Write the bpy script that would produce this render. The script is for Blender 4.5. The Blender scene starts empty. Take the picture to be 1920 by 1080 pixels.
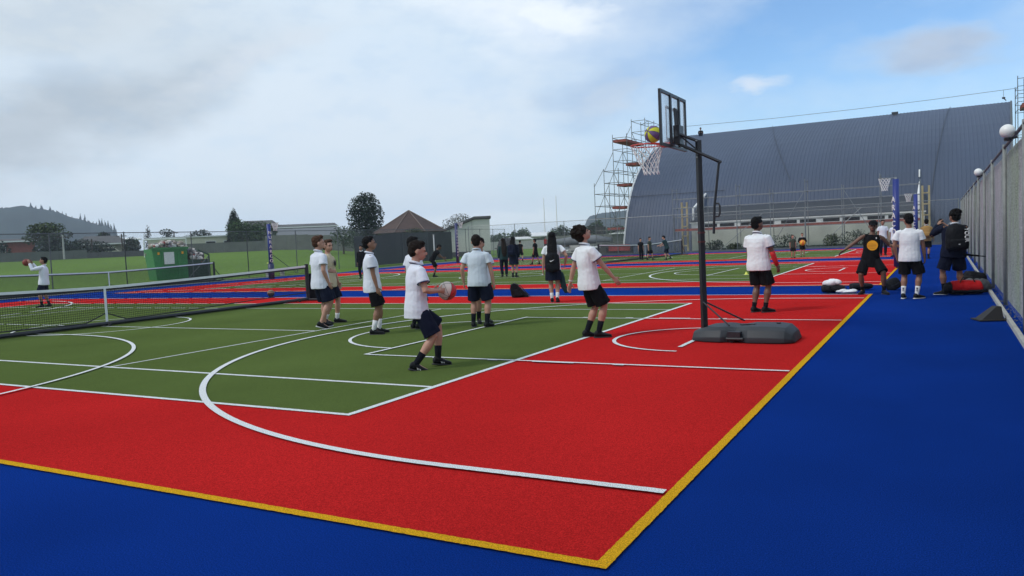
import bpy, bmesh, math, random
from mathutils import Vector, Matrix, noise
random.seed(7)
R = math.radians
PI = math.pi
sc = bpy.context.scene
C = sc.collection

# ------------------------------------------------------------------ camera
YAW, PITCH, ROLL, FPX = -0.50487, -0.060553, -0.045075, 1470.4
cy, sy, cp, sp = math.cos(YAW), math.sin(YAW), math.cos(PITCH), math.sin(PITCH)
FW = Vector((sy*cp, cy*cp, sp))
R0 = Vector((cy, -sy, 0)); U0 = R0.cross(FW)
RV = math.cos(ROLL)*R0 + math.sin(ROLL)*U0
UV = -math.sin(ROLL)*R0 + math.cos(ROLL)*U0
cam = bpy.data.cameras.new('camera'); co = bpy.data.objects.new('camera', cam); C.objects.link(co)
m = Matrix((RV, UV, -FW)).transposed().to_4x4(); m.translation = (0, 0, 1.525)
co.matrix_world = m
cam.sensor_width = 36; cam.lens = FPX/1920*36; cam.clip_end = 6000; cam.clip_start = 0.1
sc.camera = co
sc.view_settings.view_transform = 'Standard'; sc.view_settings.look = 'None'
sc.view_settings.gamma = 1; sc.view_settings.exposure = 0.15
SUN_AZ, SUN_EL = R(-140), R(46)      # azimuth clockwise from +Y
# ------------------------------------------------------------------ world
w = bpy.data.worlds.new('World'); sc.world = w; w.use_nodes = True
nt = w.node_tree; nt.nodes.clear()
def N(t, **k):
    n = nt.nodes.new(t)
    for a, b in k.items(): setattr(n, a, b)
    return n
def L(a, b): nt.links.new(a, b)
def MA(op, a, b=None, c=None):
    n = N('ShaderNodeMath', operation=op)
    for i, v in enumerate((a, b, c)):
        if v is None: continue
        if hasattr(v, 'links'): L(v, n.inputs[i])
        else: n.inputs[i].default_value = v
    return n.outputs[0]
out = N('ShaderNodeOutputWorld')
sky = N('ShaderNodeTexSky', sky_type='NISHITA'); sky.sun_disc = False
sky.sun_elevation = SUN_EL; sky.sun_rotation = SUN_AZ
sky.air_density = 1.0; sky.dust_density = 0.6; sky.ozone_density = 2.0
bg1 = N('ShaderNodeBackground'); bg1.inputs['Strength'].default_value = 0.15
tnt = N('ShaderNodeMix', data_type='RGBA', blend_type='MULTIPLY'); tnt.inputs[0].default_value = 1; tnt.inputs[7].default_value = (.74, .93, 1.08, 1)
L(sky.outputs[0], tnt.inputs[6]); L(tnt.outputs[2], bg1.inputs['Color'])
tc = N('ShaderNodeTexCoord')
sep = N('ShaderNodeSeparateXYZ'); L(tc.outputs['Generated'], sep.inputs[0])
az = MA('MULTIPLY', MA('ARCTAN2', sep.outputs[0], sep.outputs[1]), 57.2958)
el = MA('MULTIPLY', MA('ARCSINE', sep.outputs[2]), 57.2958)
comb = N('ShaderNodeCombineXYZ'); L(az, comb.inputs[0]); L(el, comb.inputs[1])
# stretched noise in direction space: clouds flatten toward the horizon
strv = N('ShaderNodeMapping'); strv.inputs['Scale'].default_value = (1, 1, 2.2)
L(tc.outputs['Generated'], strv.inputs[0])
def noise_tex(scale, detail, rough, off=0.0):
    mp = N('ShaderNodeMapping'); mp.inputs['Location'].default_value = (off, off*1.7, off*.3)
    L(strv.outputs[0], mp.inputs[0])
    n = N('ShaderNodeTexNoise'); n.inputs['Scale'].default_value = scale
    n.inputs['Detail'].default_value = detail; n.inputs['Roughness'].default_value = rough
    L(mp.outputs[0], n.inputs['Vector']); return n
nz = noise_tex(5, 6, .55)
warp = N('ShaderNodeVectorMath', operation='MULTIPLY_ADD')
L(nz.outputs['Color'], warp.inputs[0]); warp.inputs[1].default_value = (14, 7, 0)
L(comb.outputs[0], warp.inputs[2])
nz2 = noise_tex(16, 7, .6, 3.1); nz3 = noise_tex(3.2, 5, .5, 9.0)
def blob(a, e, ra, re, rot=0, soft=.35, amp=1.0):
    mp = N('ShaderNodeMapping', vector_type='TEXTURE')
    mp.inputs['Location'].default_value = (a+7, e+3.5, 0)
    mp.inputs['Rotation'].default_value = (0, 0, R(rot)); mp.inputs['Scale'].default_value = (ra, re, 1)
    L(warp.outputs[0], mp.inputs[0])
    ln = N('ShaderNodeVectorMath', operation='LENGTH'); L(mp.outputs[0], ln.inputs[0])
    mr = N('ShaderNodeMapRange', interpolation_type='SMOOTHSTEP')
    L(ln.outputs['Value'], mr.inputs[0]); mr.inputs[1].default_value = 1.0; mr.inputs[2].default_value = soft
    mr.inputs[3].default_value = 0; mr.inputs[4].default_value = amp
    return mr.outputs[0]
def mixc(f, a, b):
    n = N('ShaderNodeMix', data_type='RGBA')
    if hasattr(f, 'links'): L(f, n.inputs[0])
    else: n.inputs[0].default_value = f
    for v, i in ((a, 6), (b, 7)):
        if hasattr(v, 'links'): L(v, n.inputs[i])
        else: n.inputs[i].default_value = (*v, 1)
    return n.outputs[2]
def mrange(v, a, b, c=0., d=1.):
    mr = N('ShaderNodeMapRange', interpolation_type='SMOOTHSTEP'); L(v, mr.inputs[0])
    for i, x in enumerate((a, b, c, d)): mr.inputs[i+1].default_value = x
    return mr.outputs[0]
# cloud colour
nv = nz2.outputs['Fac']
ccol = mixc(mrange(el, 0, 10), (.66, .77, .86), (.57, .68, .79))         # pale veil
ccol = mixc(mrange(nz3.outputs['Fac'], .42, .62, 0, .35), ccol, (.68, .75, .82))
ccol = mixc(blob(-33, 12, 10, 4, 0, .0, .35), ccol, (.48, .64, .83))
darkband = blob(-59, 8.3, 24, 4.6, 20, .15, 1.0)
ccol = mixc(darkband, ccol, (.41, .475, .54))
ccol = mixc(blob(-60, 15, 24, 4.4, 8, .2, .8), ccol, (.50, .57, .63))
ccol = mixc(blob(-46, 12.5, 9, 1.6, 18, .2, .6), ccol, (.60, .66, .73))
ccol = mixc(blob(-27, 15.2, 10, 3.0, -8, .2, .95), ccol, (.78, .84, .90))     # white cumulus streak
ccol = mixc(blob(-22, 10.0, 6, 2.6, 20, .2, .75), ccol, (.42, .51, .64))
ccol = mixc(blob(-21, 5.5, 6, 1.7, 8, .2, .6), ccol, (.42, .50, .61))
ccol = mixc(blob(-30, 1.6, 9, 1.0, 0, .2, .7), ccol, (.80, .87, .92))
ccol = mixc(blob(0, 10.2, 7.5, 2.2, 0, .15, 1.0), ccol, (.36, .44, .57))
ccol = mixc(blob(0, 16, 10, 2.2, -6, .2, .7), ccol, (.46, .60, .78))
ccol = mixc(blob(-11.5, 9.3, 3.6, .8, 0, .1, .8), ccol, (.62, .70, .82))
ccol = mixc(mrange(nv, .3, .7, 0, .18), ccol, (.72, .78, .84))
# cloud cover over the blue: full on the left, open on the right
cover = mrange(az, -8, -34, .26, 1.0)
lowveil = mrange(el, 6.5, 1.0, 0, .8)
gap = blob(-8, 12.5, 16, 4.5, 4, .3, .35)
cover = MA('SUBTRACT', MA('MAXIMUM', cover, lowveil), gap)
for b in (blob(0, 10.2, 7.5, 2.2, 0, .15, .85), blob(-11.5, 9.3, 3.6, .8, 0, .1, .8), blob(-26, 15.2, 10, 3.2, -8, .2, 1.0),
          blob(-22, 9.5, 5, 2.3, 20, .2, .8), blob(2, 16.5, 12, 2.2, -6, .2, .65)):
    cover = MA('MAXIMUM', cover, b)
cover = MA('MAXIMUM', cover, mrange(el, 24, 40, 0, .85))
rear = mrange(MA('ABSOLUTE', MA('ADD', az, 29)), 60, 90, 0, .8)
cover = MA('MAXIMUM', cover, rear)
cover = MA('ADD', cover, mrange(nv, .3, .7, -.07, .07)); cl = MA('MINIMUM', MA('MAXIMUM', cover, 0), 1)
bg2 = N('ShaderNodeBackground'); bg2.inputs['Strength'].default_value = 1.13
L(ccol, bg2.inputs['Color'])
mx = N('ShaderNodeMixShader'); L(cl, mx.inputs[0]); L(bg1.outputs[0], mx.inputs[1]); L(bg2.outputs[0], mx.inputs[2])
L(mx.outputs[0], out.inputs['Surface'])
# ------------------------------------------------------------------ sun (veiled by cloud)
sl = bpy.data.lights.new('sun', 'SUN'); sl.energy = 1.5; sl.angle = R(12); sl.color = (1, .95, .88)
so = bpy.data.objects.new('sun', sl); C.objects.link(so)
sd = Vector((math.sin(SUN_AZ)*math.cos(SUN_EL), math.cos(SUN_AZ)*math.cos(SUN_EL), math.sin(SUN_EL)))
so.rotation_euler = sd.to_track_quat('Z', 'Y').to_euler(); so.location = sd*50

# ------------------------------------------------------------------ helpers
def tag(o, label=None, cat=None, group=None, kind=None):
    if label: o['label'] = label
    if cat: o['category'] = cat
    if group: o['group'] = group
    if kind: o['kind'] = kind
    return o
def empty(name, loc, label, cat, rotz=0, group=None):
    o = bpy.data.objects.new(name, None); C.objects.link(o); o.location = loc; o.rotation_euler = (0, 0, rotz)
    o.empty_display_size = .1
    return tag(o, label, cat, group)
def obj(name, bm, mat, parent=None, smooth=False, label=None):
    bmesh.ops.recalc_face_normals(bm, faces=bm.faces)
    me = bpy.data.meshes.new(name); bm.to_mesh(me); bm.free()
    o = bpy.data.objects.new(name, me); C.objects.link(o)
    if mat: me.materials.append(mat)
    if smooth: me.shade_smooth()
    if parent: o.parent = parent
    if label: o['label'] = label
    return o
def BM(): return bmesh.new()
def box(bm, c, s, rz=0, M=None):
    mt = Matrix.Translation(c) @ Matrix.Rotation(rz, 4, 'Z') @ Matrix.Diagonal((s[0], s[1], s[2], 1))
    if M: mt = M @ mt
    return bmesh.ops.create_cube(bm, size=1, matrix=mt)
def frame_of(d):
    d = d.normalized(); a = Vector((0, 0, 1)) if abs(d.z) < .9 else Vector((0, 1, 0))
    x = a.cross(d).normalized(); return x, d.cross(x)
def tube(bm, pts, rad, n=8, closed=False, ref=None, flat=1.0):
    pts = [Vector(p) for p in pts]
    if not hasattr(rad, '__len__'): rad = [rad]*len(pts)
    rings = []; px = None; k = len(pts)
    for i, p in enumerate(pts):
        if closed: d = pts[(i+1) % k]-pts[i-1]
        else: d = (pts[min(i+1, k-1)]-pts[max(i-1, 0)])
        d = d.normalized()
        if px is None: x, y = frame_of(d)
        else:
            x = px-d*px.dot(d)
            x = x.normalized() if x.length > 1e-6 else frame_of(d)[0]
            y = d.cross(x)
        px = x
        rings.append([bm.verts.new(p+(x*math.cos(2*PI*j/n)+y*flat*math.sin(2*PI*j/n))*rad[i]) for j in range(n)])
    for i in range(k if closed else k-1):
        a, b = rings[i], rings[(i+1) % k]
        for j in range(n): bm.faces.new((a[j], a[(j+1) % n], b[(j+1) % n], b[j]))
    if not closed:
        bm.faces.new(rings[0][::-1]); bm.faces.new(rings[-1])
def ell(bm, c, r, M=None, u=16, v=10):
    mt = (M or Matrix.Identity(4)) @ Matrix.Translation(c) @ Matrix.Diagonal((r[0], r[1], r[2], 1))
    return bmesh.ops.create_uvsphere(bm, u_segments=u, v_segments=v, radius=1, matrix=mt)['verts']
def loft(bm, rings, n=18):
    """rings: (centre, a, b) vectors; superellipse-ish cross sections"""
    vs = []
    for c, a, b in rings:
        vs.append([bm.verts.new(c + a*math.cos(2*PI*j/n) + b*math.sin(2*PI*j/n)) for j in range(n)])
    for i in range(len(vs)-1):
        for j in range(n): bm.faces.new((vs[i][j], vs[i][(j+1) % n], vs[i+1][(j+1) % n], vs[i+1][j]))
    bm.faces.new(vs[0][::-1]); bm.faces.new(vs[-1])
def quad(bm, pts): return bm.faces.new([bm.verts.new(p) for p in pts])
def prism(bm, poly, z0, z1):
    a = [bm.verts.new((x, y, z0)) for x, y in poly]; b = [bm.verts.new((x, y, z1)) for x, y in poly]
    bm.faces.new(a[::-1]); bm.faces.new(b)
    for i in range(len(poly)): bm.faces.new((a[i], a[(i+1) % len(a)], b[(i+1) % len(a)], b[i]))

def material(name, col, rough=.7, var=0.0, vscale=3.0, bump=0.0, bscale=60.0, metal=0, spec=.5, var2=0, v2scale=40,
             sheen=0, stretch=(1, 1, 1), bdist=.01, island=0.0, coat=0, trans=0):
    mt = bpy.data.materials.new(name); mt.use_nodes = True
    t = mt.node_tree; b = t.nodes['Principled BSDF']
    b.inputs['Roughness'].default_value = rough; b.inputs['Metallic'].default_value = metal
    b.inputs['Specular IOR Level'].default_value = spec
    if sheen: b.inputs['Sheen Weight'].default_value = sheen
    if coat: b.inputs['Coat Weight'].default_value = coat
    src = None
    tcn = t.nodes.new('ShaderNodeTexCoord'); mp = t.nodes.new('ShaderNodeMapping'); mp.inputs['Scale'].default_value = stretch
    t.links.new(tcn.outputs['Object'], mp.inputs[0])
    def mixin(fac_out, amt, cur):
        mr = t.nodes.new('ShaderNodeMapRange'); t.links.new(fac_out, mr.inputs[0])
        mr.inputs[1].default_value = .25; mr.inputs[2].default_value = .75
        mr.inputs[3].default_value = 1-amt; mr.inputs[4].default_value = 1+amt
        hs = t.nodes.new('ShaderNodeHueSaturation')
        if cur is None: hs.inputs['Color'].default_value = (*col, 1)
        else: t.links.new(cur, hs.inputs['Color'])
        t.links.new(mr.outputs[0], hs.inputs['Value']); return hs.outputs[0]
    if var:
        n = t.nodes.new('ShaderNodeTexNoise'); n.inputs['Scale'].default_value = vscale; n.inputs['Detail'].default_value = 5
        t.links.new(mp.outputs[0], n.inputs['Vector']); src = mixin(n.outputs['Fac'], var, src)
    if var2:
        n = t.nodes.new('ShaderNodeTexNoise'); n.inputs['Scale'].default_value = v2scale; n.inputs['Detail'].default_value = 3
        t.links.new(mp.outputs[0], n.inputs['Vector']); src = mixin(n.outputs['Fac'], var2, src)
    if island:
        g = t.nodes.new('ShaderNodeNewGeometry'); src = mixin(g.outputs['Random Per Island'], island, src)
    if src is not None: t.links.new(src, b.inputs['Base Color'])
    else: b.inputs['Base Color'].default_value = (*col, 1)
    if bump:
        n = t.nodes.new('ShaderNodeTexNoise'); n.inputs['Scale'].default_value = bscale; n.inputs['Detail'].default_value = 4
        t.links.new(mp.outputs[0], n.inputs['Vector'])
        bp = t.nodes.new('ShaderNodeBump'); bp.inputs['Strength'].default_value = bump; bp.inputs['Distance'].default_value = bdist
        t.links.new(n.outputs['Fac'], bp.inputs['Height']); t.links.new(bp.outputs[0], b.inputs['Normal'])
    return mt
def wire_mat(name, col, pitch, wire, axis='XZ', diag=True, rough=.5):
    """mesh netting: real see-through weave, alpha from object coordinates"""
    mt = bpy.data.materials.new(name); mt.use_nodes = True; t = mt.node_tree
    b = t.nodes['Principled BSDF']; b.inputs['Base Color'].default_value = (*col, 1); b.inputs['Roughness'].default_value = rough
    tcn = t.nodes.new('ShaderNodeTexCoord'); s = t.nodes.new('ShaderNodeSeparateXYZ'); t.links.new(tcn.outputs['Object'], s.inputs[0])
    u = s.outputs['XYZ'.index(axis[0])]; v = s.outputs[2]
    def M2(op, a, bb):
        n = t.nodes.new('ShaderNodeMath'); n.operation = op
        for i, q in enumerate((a, bb)):
            if q is None: continue
            if hasattr(q, 'links'): t.links.new(q, n.inputs[i])
            else: n.inputs[i].default_value = q
        return n.outputs[0]
    if diag: p1 = M2('ADD', u, v); p2 = M2('SUBTRACT', u, v)
    else: p1, p2 = u, v
    a1 = M2('LESS_THAN', M2('FRACT', M2('DIVIDE', p1, pitch), None), wire/pitch)
    a2 = M2('LESS_THAN', M2('FRACT', M2('DIVIDE', p2, pitch), None), wire/pitch)
    t.links.new(M2('MAXIMUM', a1, a2), b.inputs['Alpha'])
    return mt

# ------------------------------------------------------------------ materials
def turf(name, col, v=.10):
    return material(name, col, rough=.95, var=v, vscale=.55, bump=.9, bscale=240, var2=.55, v2scale=150, spec=.0, bdist=.012, stretch=(1, .8, 1))
M_blue = turf('turf_blue', (.005, .033, .225), .15)
M_red = turf('turf_red', (.50, .020, .020), .11)
M_green = turf('turf_green', (.094, .134, .038), .13)
M_yel = turf('turf_yellow', (.66, .36, .020), .06)
M_wht = turf('turf_white', (.72, .74, .74), .05)
M_grass = material('grass', (.095, .165, .022), rough=1, var=.22, vscale=.06, var2=.3, v2scale=3.5, bump=.5, bscale=20, spec=.1)
M_hill = material('hill_bush', (.032, .046, .042), rough=1, var=.25, vscale=.02, spec=.05)
M_conc = material('concrete', (.36, .36, .34), rough=.9, var=.15, vscale=5)
M_black = material('black_steel', (.012, .013, .018), rough=.42, var=.15, vscale=4)
M_rubber = material('black_rubber', (.018, .018, .02), rough=.8)
M_plast = material('dark_plastic', (.019, .024, .030), rough=.6, var=.2, vscale=2.5, bump=.1, bscale=80)
M_galv = material('galvanised_steel', (.22, .24, .24), rough=.5, metal=.5, var=.2, vscale=8)
M_postg = material('grey_post_steel', (.20, .215, .21), rough=.6, metal=.2, var=.2, vscale=8)
M_dgalv = material('dull_galvanised_steel', (.105, .115, .12), rough=.6, metal=.3, var=.2, vscale=8)
M_tape = material('white_net_tape', (.70, .73, .75), rough=.8, var=.08)
M_cord = material('white_cord', (.75, .75, .74), rough=.8)
M_roof = material('slate_roof_sheet', (.050, .070, .115), rough=.55, var=.12, vscale=.35, spec=.35, stretch=(1, .3, .3))
M_roof2 = material('dark_roof_sheet', (.028, .034, .045), rough=.6, var=.15, vscale=.6)
M_wall = material('pale_painted_block', (.50, .52, .46), rough=.9, var=.14, vscale=.7, bump=.2, bscale=14)
M_whitep = material('white_paint', (.68, .69, .68), rough=.6, var=.06)
M_glass = material('dark_window_glass', (.008, .010, .013), rough=.45, spec=.25)
M_redp = material('red_oxide_plank', (.26, .065, .045), rough=.8, var=.3, vscale=3)
M_timb = material('raw_timber', (.36, .30, .17), rough=.85, var=.3, vscale=4, stretch=(1, 1, .2))
M_brick = material('red_brick', (.23, .07, .05), rough=.9, var=.2, vscale=2, var2=.15, v2scale=9)
M_hroof = material('weathered_roof_tile', (.085, .085, .085), rough=.85, var=.2, vscale=1.5)
M_hroofb = material('brown_roof_tile', (.060, .036, .030), rough=.85, var=.25, vscale=1.5)
M_cream = material('cream_weatherboard', (.55, .53, .42), rough=.8, var=.08)
M_olive = material('olive_render', (.20, .19, .15), rough=.9, var=.12)
M_fencew = material('grey_timber_fence', (.12, .13, .115), rough=.95, var=.2, vscale=1)
M_leafd = material('dark_leaf', (.016, .034, .015), rough=.7, island=.55, spec=.25)
M_leafm = material('olive_leaf', (.045, .066, .020), rough=.7, island=.5, spec=.25)
M_leafg = material('mid_leaf', (.036, .070, .020), rough=.7, island=.5, spec=.25)
M_leafb = material('sparse_leaf', (.06, .062, .035), rough=.8, island=.5, spec=.2)
M_bark = material('bark', (.07, .055, .04), rough=.95, var=.3, vscale=6)
M_dump = material('green_skip_steel', (.028, .20, .05), rough=.5, var=.2, vscale=1.2)
M_dumpd = material('dark_skip_steel', (.010, .035, .016), rough=.6, var=.25, vscale=2)
M_padblue = material('blue_vinyl_pad', (.008, .024, .19), rough=.45, var=.08)
M_paddark = material('navy_vinyl_pad', (.010, .018, .075), rough=.45, var=.1)
M_chain = wire_mat('chain_link', (.20, .22, .22), .075, .0045, 'XZ')
M_netb = wire_mat('black_netting', (.012, .014, .014), .048, .0075, 'XZ', diag=False, rough=.9)

# ------------------------------------------------------------------ ground, courts, markings
def sstep(x): x = max(0, min(1, x)); return x*x*(3-2*x)
def gz(x, y):
    d = math.hypot(x, y); a = math.degrees(math.atan2(x, y))
    return 1.75*sstep((d-50)/65)*sstep((-a-33)/12)*sstep((a+100)/20)
bm = BM(); rr = [0, 6, 12, 20, 30, 45, 60, 75, 90, 105, 120, 150, 200, 300, 500, 900, 1470]
NA = 96; prev = None
for r_ in rr:
    ring = [bm.verts.new((r_*math.sin(2*PI*k/NA), r_*math.cos(2*PI*k/NA), gz(r_*math.sin(2*PI*k/NA), r_*math.cos(2*PI*k/NA))-.03)) for k in range(NA)] if r_ else [bm.verts.new((0, 0, -.03))]
    if prev:
        for k in range(NA):
            if len(prev) == 1: bm.faces.new((prev[0], ring[k], ring[(k+1) % NA]))
            else: bm.faces.new((prev[k], ring[k], ring[(k+1) % NA], prev[(k+1) % NA]))
    prev = ring
tag(obj('grass_field', bm, M_grass, smooth=True), kind='structure')
def sheet(bm, x0, x1, y0, y1, z):
    quad(bm, [(x0, y0, z), (x1, y0, z), (x1, y1, z), (x0, y1, z)])
bm = BM(); prism(bm, [(-36.2, -6), (1.6, -6), (1.6, 58.2), (-36.2, 58.2)], -.10, 0)
tag(obj('court_surface', bm, M_blue), kind='structure')
bm = BM(); sheet(bm, -36.6, -34.6, -6, 58.2, .004); tag(obj('gravel_edge', bm, material('gravel_edge', (.10, .105, .085), rough=1, var=.3, vscale=3, var2=.3, v2scale=30)), kind='structure')
PITCHY = 18.21
def line(bm, x0, y0, x1, y1, w, z):
    d = Vector((x1-x0, y1-y0, 0)).normalized(); n = Vector((-d.y, d.x, 0))*w/2
    a = Vector((x0, y0, z)); b = Vector((x1, y1, z)); L_ = (b-a).length; k = max(1, int(L_/1.5))
    if min(y0, y1) < 12 and min(abs(x0), abs(x1)) < 14 and L_ > 1:
        # hand-cut turf inlay: slightly ragged edges
        lo = []; hi = []; k = int(L_/.02)
        for i in range(k+1):
            q = a+(b-a)*i/k; far = math.hypot(q.x, q.y) > 13 and 0 < i < k
            if far and i % 25: continue
            j1, j2 = (random.gauss(0, .0014), random.gauss(0, .0014)) if not far else (0, 0)
            lo.append(bm.verts.new(q-n*(1+j1/w*2))); hi.append(bm.verts.new(q+n*(1+j2/w*2)))
        for i in range(len(lo)-1): bm.faces.new((lo[i], lo[i+1], hi[i+1], hi[i]))
        return
    quad(bm, [a-n, b-n, b+n, a+n])
def arc(bm, cx, cy_, r, a0, a1, w, z, n=64):
    for k in range(n):
        t0 = R(a0+(a1-a0)*k/n); t1 = R(a0+(a1-a0)*(k+1)/n)
        quad(bm, [(cx+(r-w/2)*math.cos(t0), cy_+(r-w/2)*math.sin(t0), z), (cx+(r+w/2)*math.cos(t0), cy_+(r+w/2)*math.sin(t0), z),
                  (cx+(r+w/2)*math.cos(t1), cy_+(r+w/2)*math.sin(t1), z), (cx+(r-w/2)*math.cos(t1), cy_+(r-w/2)*math.sin(t1), z)])
XR, XL = -1.40, -31.9
XM = (XR+XL)/2
for ci in range(3):
    y0 = 3.27+ci*PITCHY; y1 = y0+15.39; yc = (y0+y1)/2
    if ci == 2: y1 += 0.0
    bm = BM(); sheet(bm, XL, XR, y0, y1, .004); tag(obj('court_red_area', bm, M_red), kind='structure')
    gy0, gy1, gx0, gx1 = yc-5.53, yc+5.54, -28.53, -4.76
    bm = BM(); sheet(bm, gx0, gx1, gy0, gy1, .008); tag(obj('court_green_area', bm, M_green), kind='structure')
    bm = BM(); zl = .012
    line(bm, XL, y0, XR+.035, y0, .068, zl); line(bm, XR, y0+.035, XR, y1+.03, .068, zl)
    if ci: line(bm, XL, y0+.1, XL, y1, .07, zl)
    tag(obj('yellow_court_line', bm, M_yel), kind='structure')
    bm = BM(); W = .062
    line(bm, XL, y1, XR-.045, y1, .06, zl)
    if ci: line(bm, XL, y0+.09, XR-.045, y0+.09, .05, zl+.004)
    # tennis
    line(bm, gx0, gy0, gx1+.03, gy0, W, zl); line(bm, gx0, gy1, gx1+.03, gy1, W, zl)
    line(bm, gx1, gy0+.03, gx1, gy1-.03, W+.01, zl); line(bm, gx0, gy0+.03, gx0, gy1-.03, W, zl)
    s0, s1 = yc-4.17, yc+4.15
    line(bm, gx0+.03, s0, gx1-.035, s0, W, zl); line(bm, gx0+.03, s1, gx1-.035, s1, .05, zl)
    for sx in (-10.25, 2*XM+10.25): line(bm, sx, s0+.03, sx, s1-.03, .045, zl)
    line(bm, -10.28, yc-.03, 2*XM+10.28, yc-.03, .05, zl)
    line(bm, XM, y0+.1, XM, y1-.04, .045, zl+.004)
    # basketball, both ends
    for sgn, bx in ((1, XR-.045), (-1, XL+.03)):
        fx = bx-sgn*5.70; bc = bx-sgn*1.57
        line(bm, bx, yc-2.37, fx, yc-2.37, .055, zl+.006); line(bm, bx, yc+2.49, fx, yc+2.49, .055, zl+.006)
        line(bm, fx, yc-2.40, fx, yc+2.52, .055, zl+.010)
        for q in (1.9, 2.75, 3.6, 4.45):
            for e, yy in ((-1, yc-2.37), (1, yc+2.49)):
                hw = .28 if q == 2.75 else .07
                line(bm, bx-sgn*(q+hw), yy+e*.05, bx-sgn*(q-hw), yy+e*.05, .06, zl+.010)
        a0 = 90 if sgn > 0 else -90
        arc(bm, fx, yc+.06, 1.80, a0, a0+180, .055, zl+.004)
        arc(bm, bc, yc+.02, 1.25, a0, a0+180, .055, zl+.004, 40)
        line(bm, bc-sgn*.07, yc-.85, bc-sgn*.07, yc+.9, .06, zl+.004)
        th = math.degrees(math.acos((6.61)/6.61))
        arc(bm, bc, yc+0.0, 6.61, a0, a0+180, .072, zl+.008, 110)
        line(bm, bx, yc-6.61, bc, yc-6.61, .072, zl+.008); line(bm, bx, yc+6.61, bc, yc+6.61, .072, zl+.008)
    arc(bm, XM, yc+.05, 1.8, 0, 360, .05, zl+.008, 60)
    if ci == 0: arc(bm, -15.5, y0+.1, 6.15, 0, 180, .06, zl+.012, 100)
    tag(obj('white_court_line', bm, M_wht), kind='structure')
bm = BM(); box(bm, (.83, 26, .03), (.055, 64, .06)); tag(obj('kerb_edge', bm, M_conc), kind='structure')
bm = BM(); box(bm, (-17, 58.35, .06), (38, .16, .16)); tag(obj('far_kerb', bm, M_dgalv), kind='structure')
# ragged turf debris along the right kerb
bm = BM()
for k in range(420):
    yy = random.uniform(9, 30); s_ = random.uniform(.005, .016)
    box(bm, (random.gauss(.90, .05), yy, .012), (s_, s_*random.uniform(.5, 2), .006), random.uniform(0, 3))
tag(obj('leaf_litter', bm, material('litter', (.14, .14, .10), rough=1, island=.5)), 'dry leaf crumbs lying along the foot of the right hand fence', 'litter', kind='stuff')

# ------------------------------------------------------------------ people
VOX = .0085
M_skinL = material('skin_light', (.44, .235, .165), rough=.55, var=.08, vscale=9)
M_skinT = material('skin_tan', (.27, .135, .085), rough=.5, var=.08, vscale=9)
M_skinB = material('skin_brown', (.150, .075, .048), rough=.5, var=.08, vscale=9)
M_hairK = material('hair_black', (.005, .0045, .005), rough=.75, spec=.12, bump=.6, bscale=120, bdist=.01)
M_hairD = material('hair_dark_brown', (.013, .009, .007), rough=.75, spec=.12, bump=.6, bscale=120, bdist=.01)
M_hairB = material('hair_brown', (.060, .030, .018), rough=.75, spec=.12, bump=.6, bscale=120, bdist=.01)
def cloth(name, col, b=.6, r=.85): return material(name, col, rough=r, var=.05, vscale=5, bump=b, bscale=7, bdist=.035, spec=.08, stretch=(1, 1, .55))
M_white = cloth('white_cotton', (.66, .69, .76))
M_white2 = cloth('bright_white_cotton', (.72, .74, .77))
M_navy = cloth('navy_cotton', (.008, .011, .026), .9)
M_blackc = cloth('black_cotton', (.007, .007, .009), .9)
M_creamc = cloth('cream_jersey', (.52, .44, .30))
M_tanc = cloth('tan_canvas', (.30, .20, .09))
M_olivec = cloth('olive_cotton', (.05, .06, .045))
M_grn = cloth('teal_cotton', (.02, .045, .05))
M_trim = material('navy_trim', (.02, .03, .09), rough=.8)
M_sockw = cloth('white_sock', (.66, .67, .68), .3)
M_sockb = cloth('black_sock', (.008, .009, .014), .3)
M_shoe = material('black_shoe', (.007, .008, .010), rough=.6, spec=.2, var=.3, vscale=20)
M_sole = material('white_sole', (.55, .56, .57), rough=.6)
M_soled = material('dark_sole', (.02, .02, .024), rough=.7)
M_eye = material('dark_eye', (.01, .008, .008), rough=.2)
M_lip = material('lips', (.25, .07, .06), rough=.5)
M_cast = material('red_arm_cast', (.55, .015, .02), rough=.7, var=.15, vscale=30)
M_gold = material('gold_print', (.80, .36, .01), rough=.7)
M_goldd = material('dark_gold_print', (.40, .17, .01), rough=.7)
M_print = material('white_print', (.70, .70, .70), rough=.7)
M_darkp = material('dark_print', (.03, .02, .03), rough=.8)
dtex = bpy.data.textures.new('folds', 'CLOUDS'); dtex.noise_scale = .13; dtex.noise_depth = 2
htex = bpy.data.textures.new('tufts', 'CLOUDS'); htex.noise_scale = .035; htex.noise_depth = 1
def remesh(o, vox, smooth=2, disp=0, tex=None):
    md = o.modifiers.new('remesh', 'REMESH'); md.mode = 'VOXEL'; md.voxel_size = vox; md.use_smooth_shade = True
    if smooth:
        sm = o.modifiers.new('smooth', 'SMOOTH'); sm.iterations = smooth; sm.factor = .5
    if disp:
        dp = o.modifiers.new('folds', 'DISPLACE'); dp.texture = tex or dtex; dp.strength = disp; dp.mid_level = .5
        dp.texture_coords = 'GLOBAL' if False else 'LOCAL'
    return o
def ik(a, b, l1, l2, pole):
    d = b-a; L_ = d.length; mx_ = (l1+l2)*.998
    if L_ > mx_: d = d*(mx_/L_); b = a+d; L_ = mx_
    x = (l1*l1-l2*l2+L_*L_)/(2*L_); h = math.sqrt(max(0, l1*l1-x*x))
    u = d.normalized(); p = pole-u*pole.dot(u)
    p = p.normalized() if p.length > 1e-5 else frame_of(u)[0]
    return a+u*x+p*h, b
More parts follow.
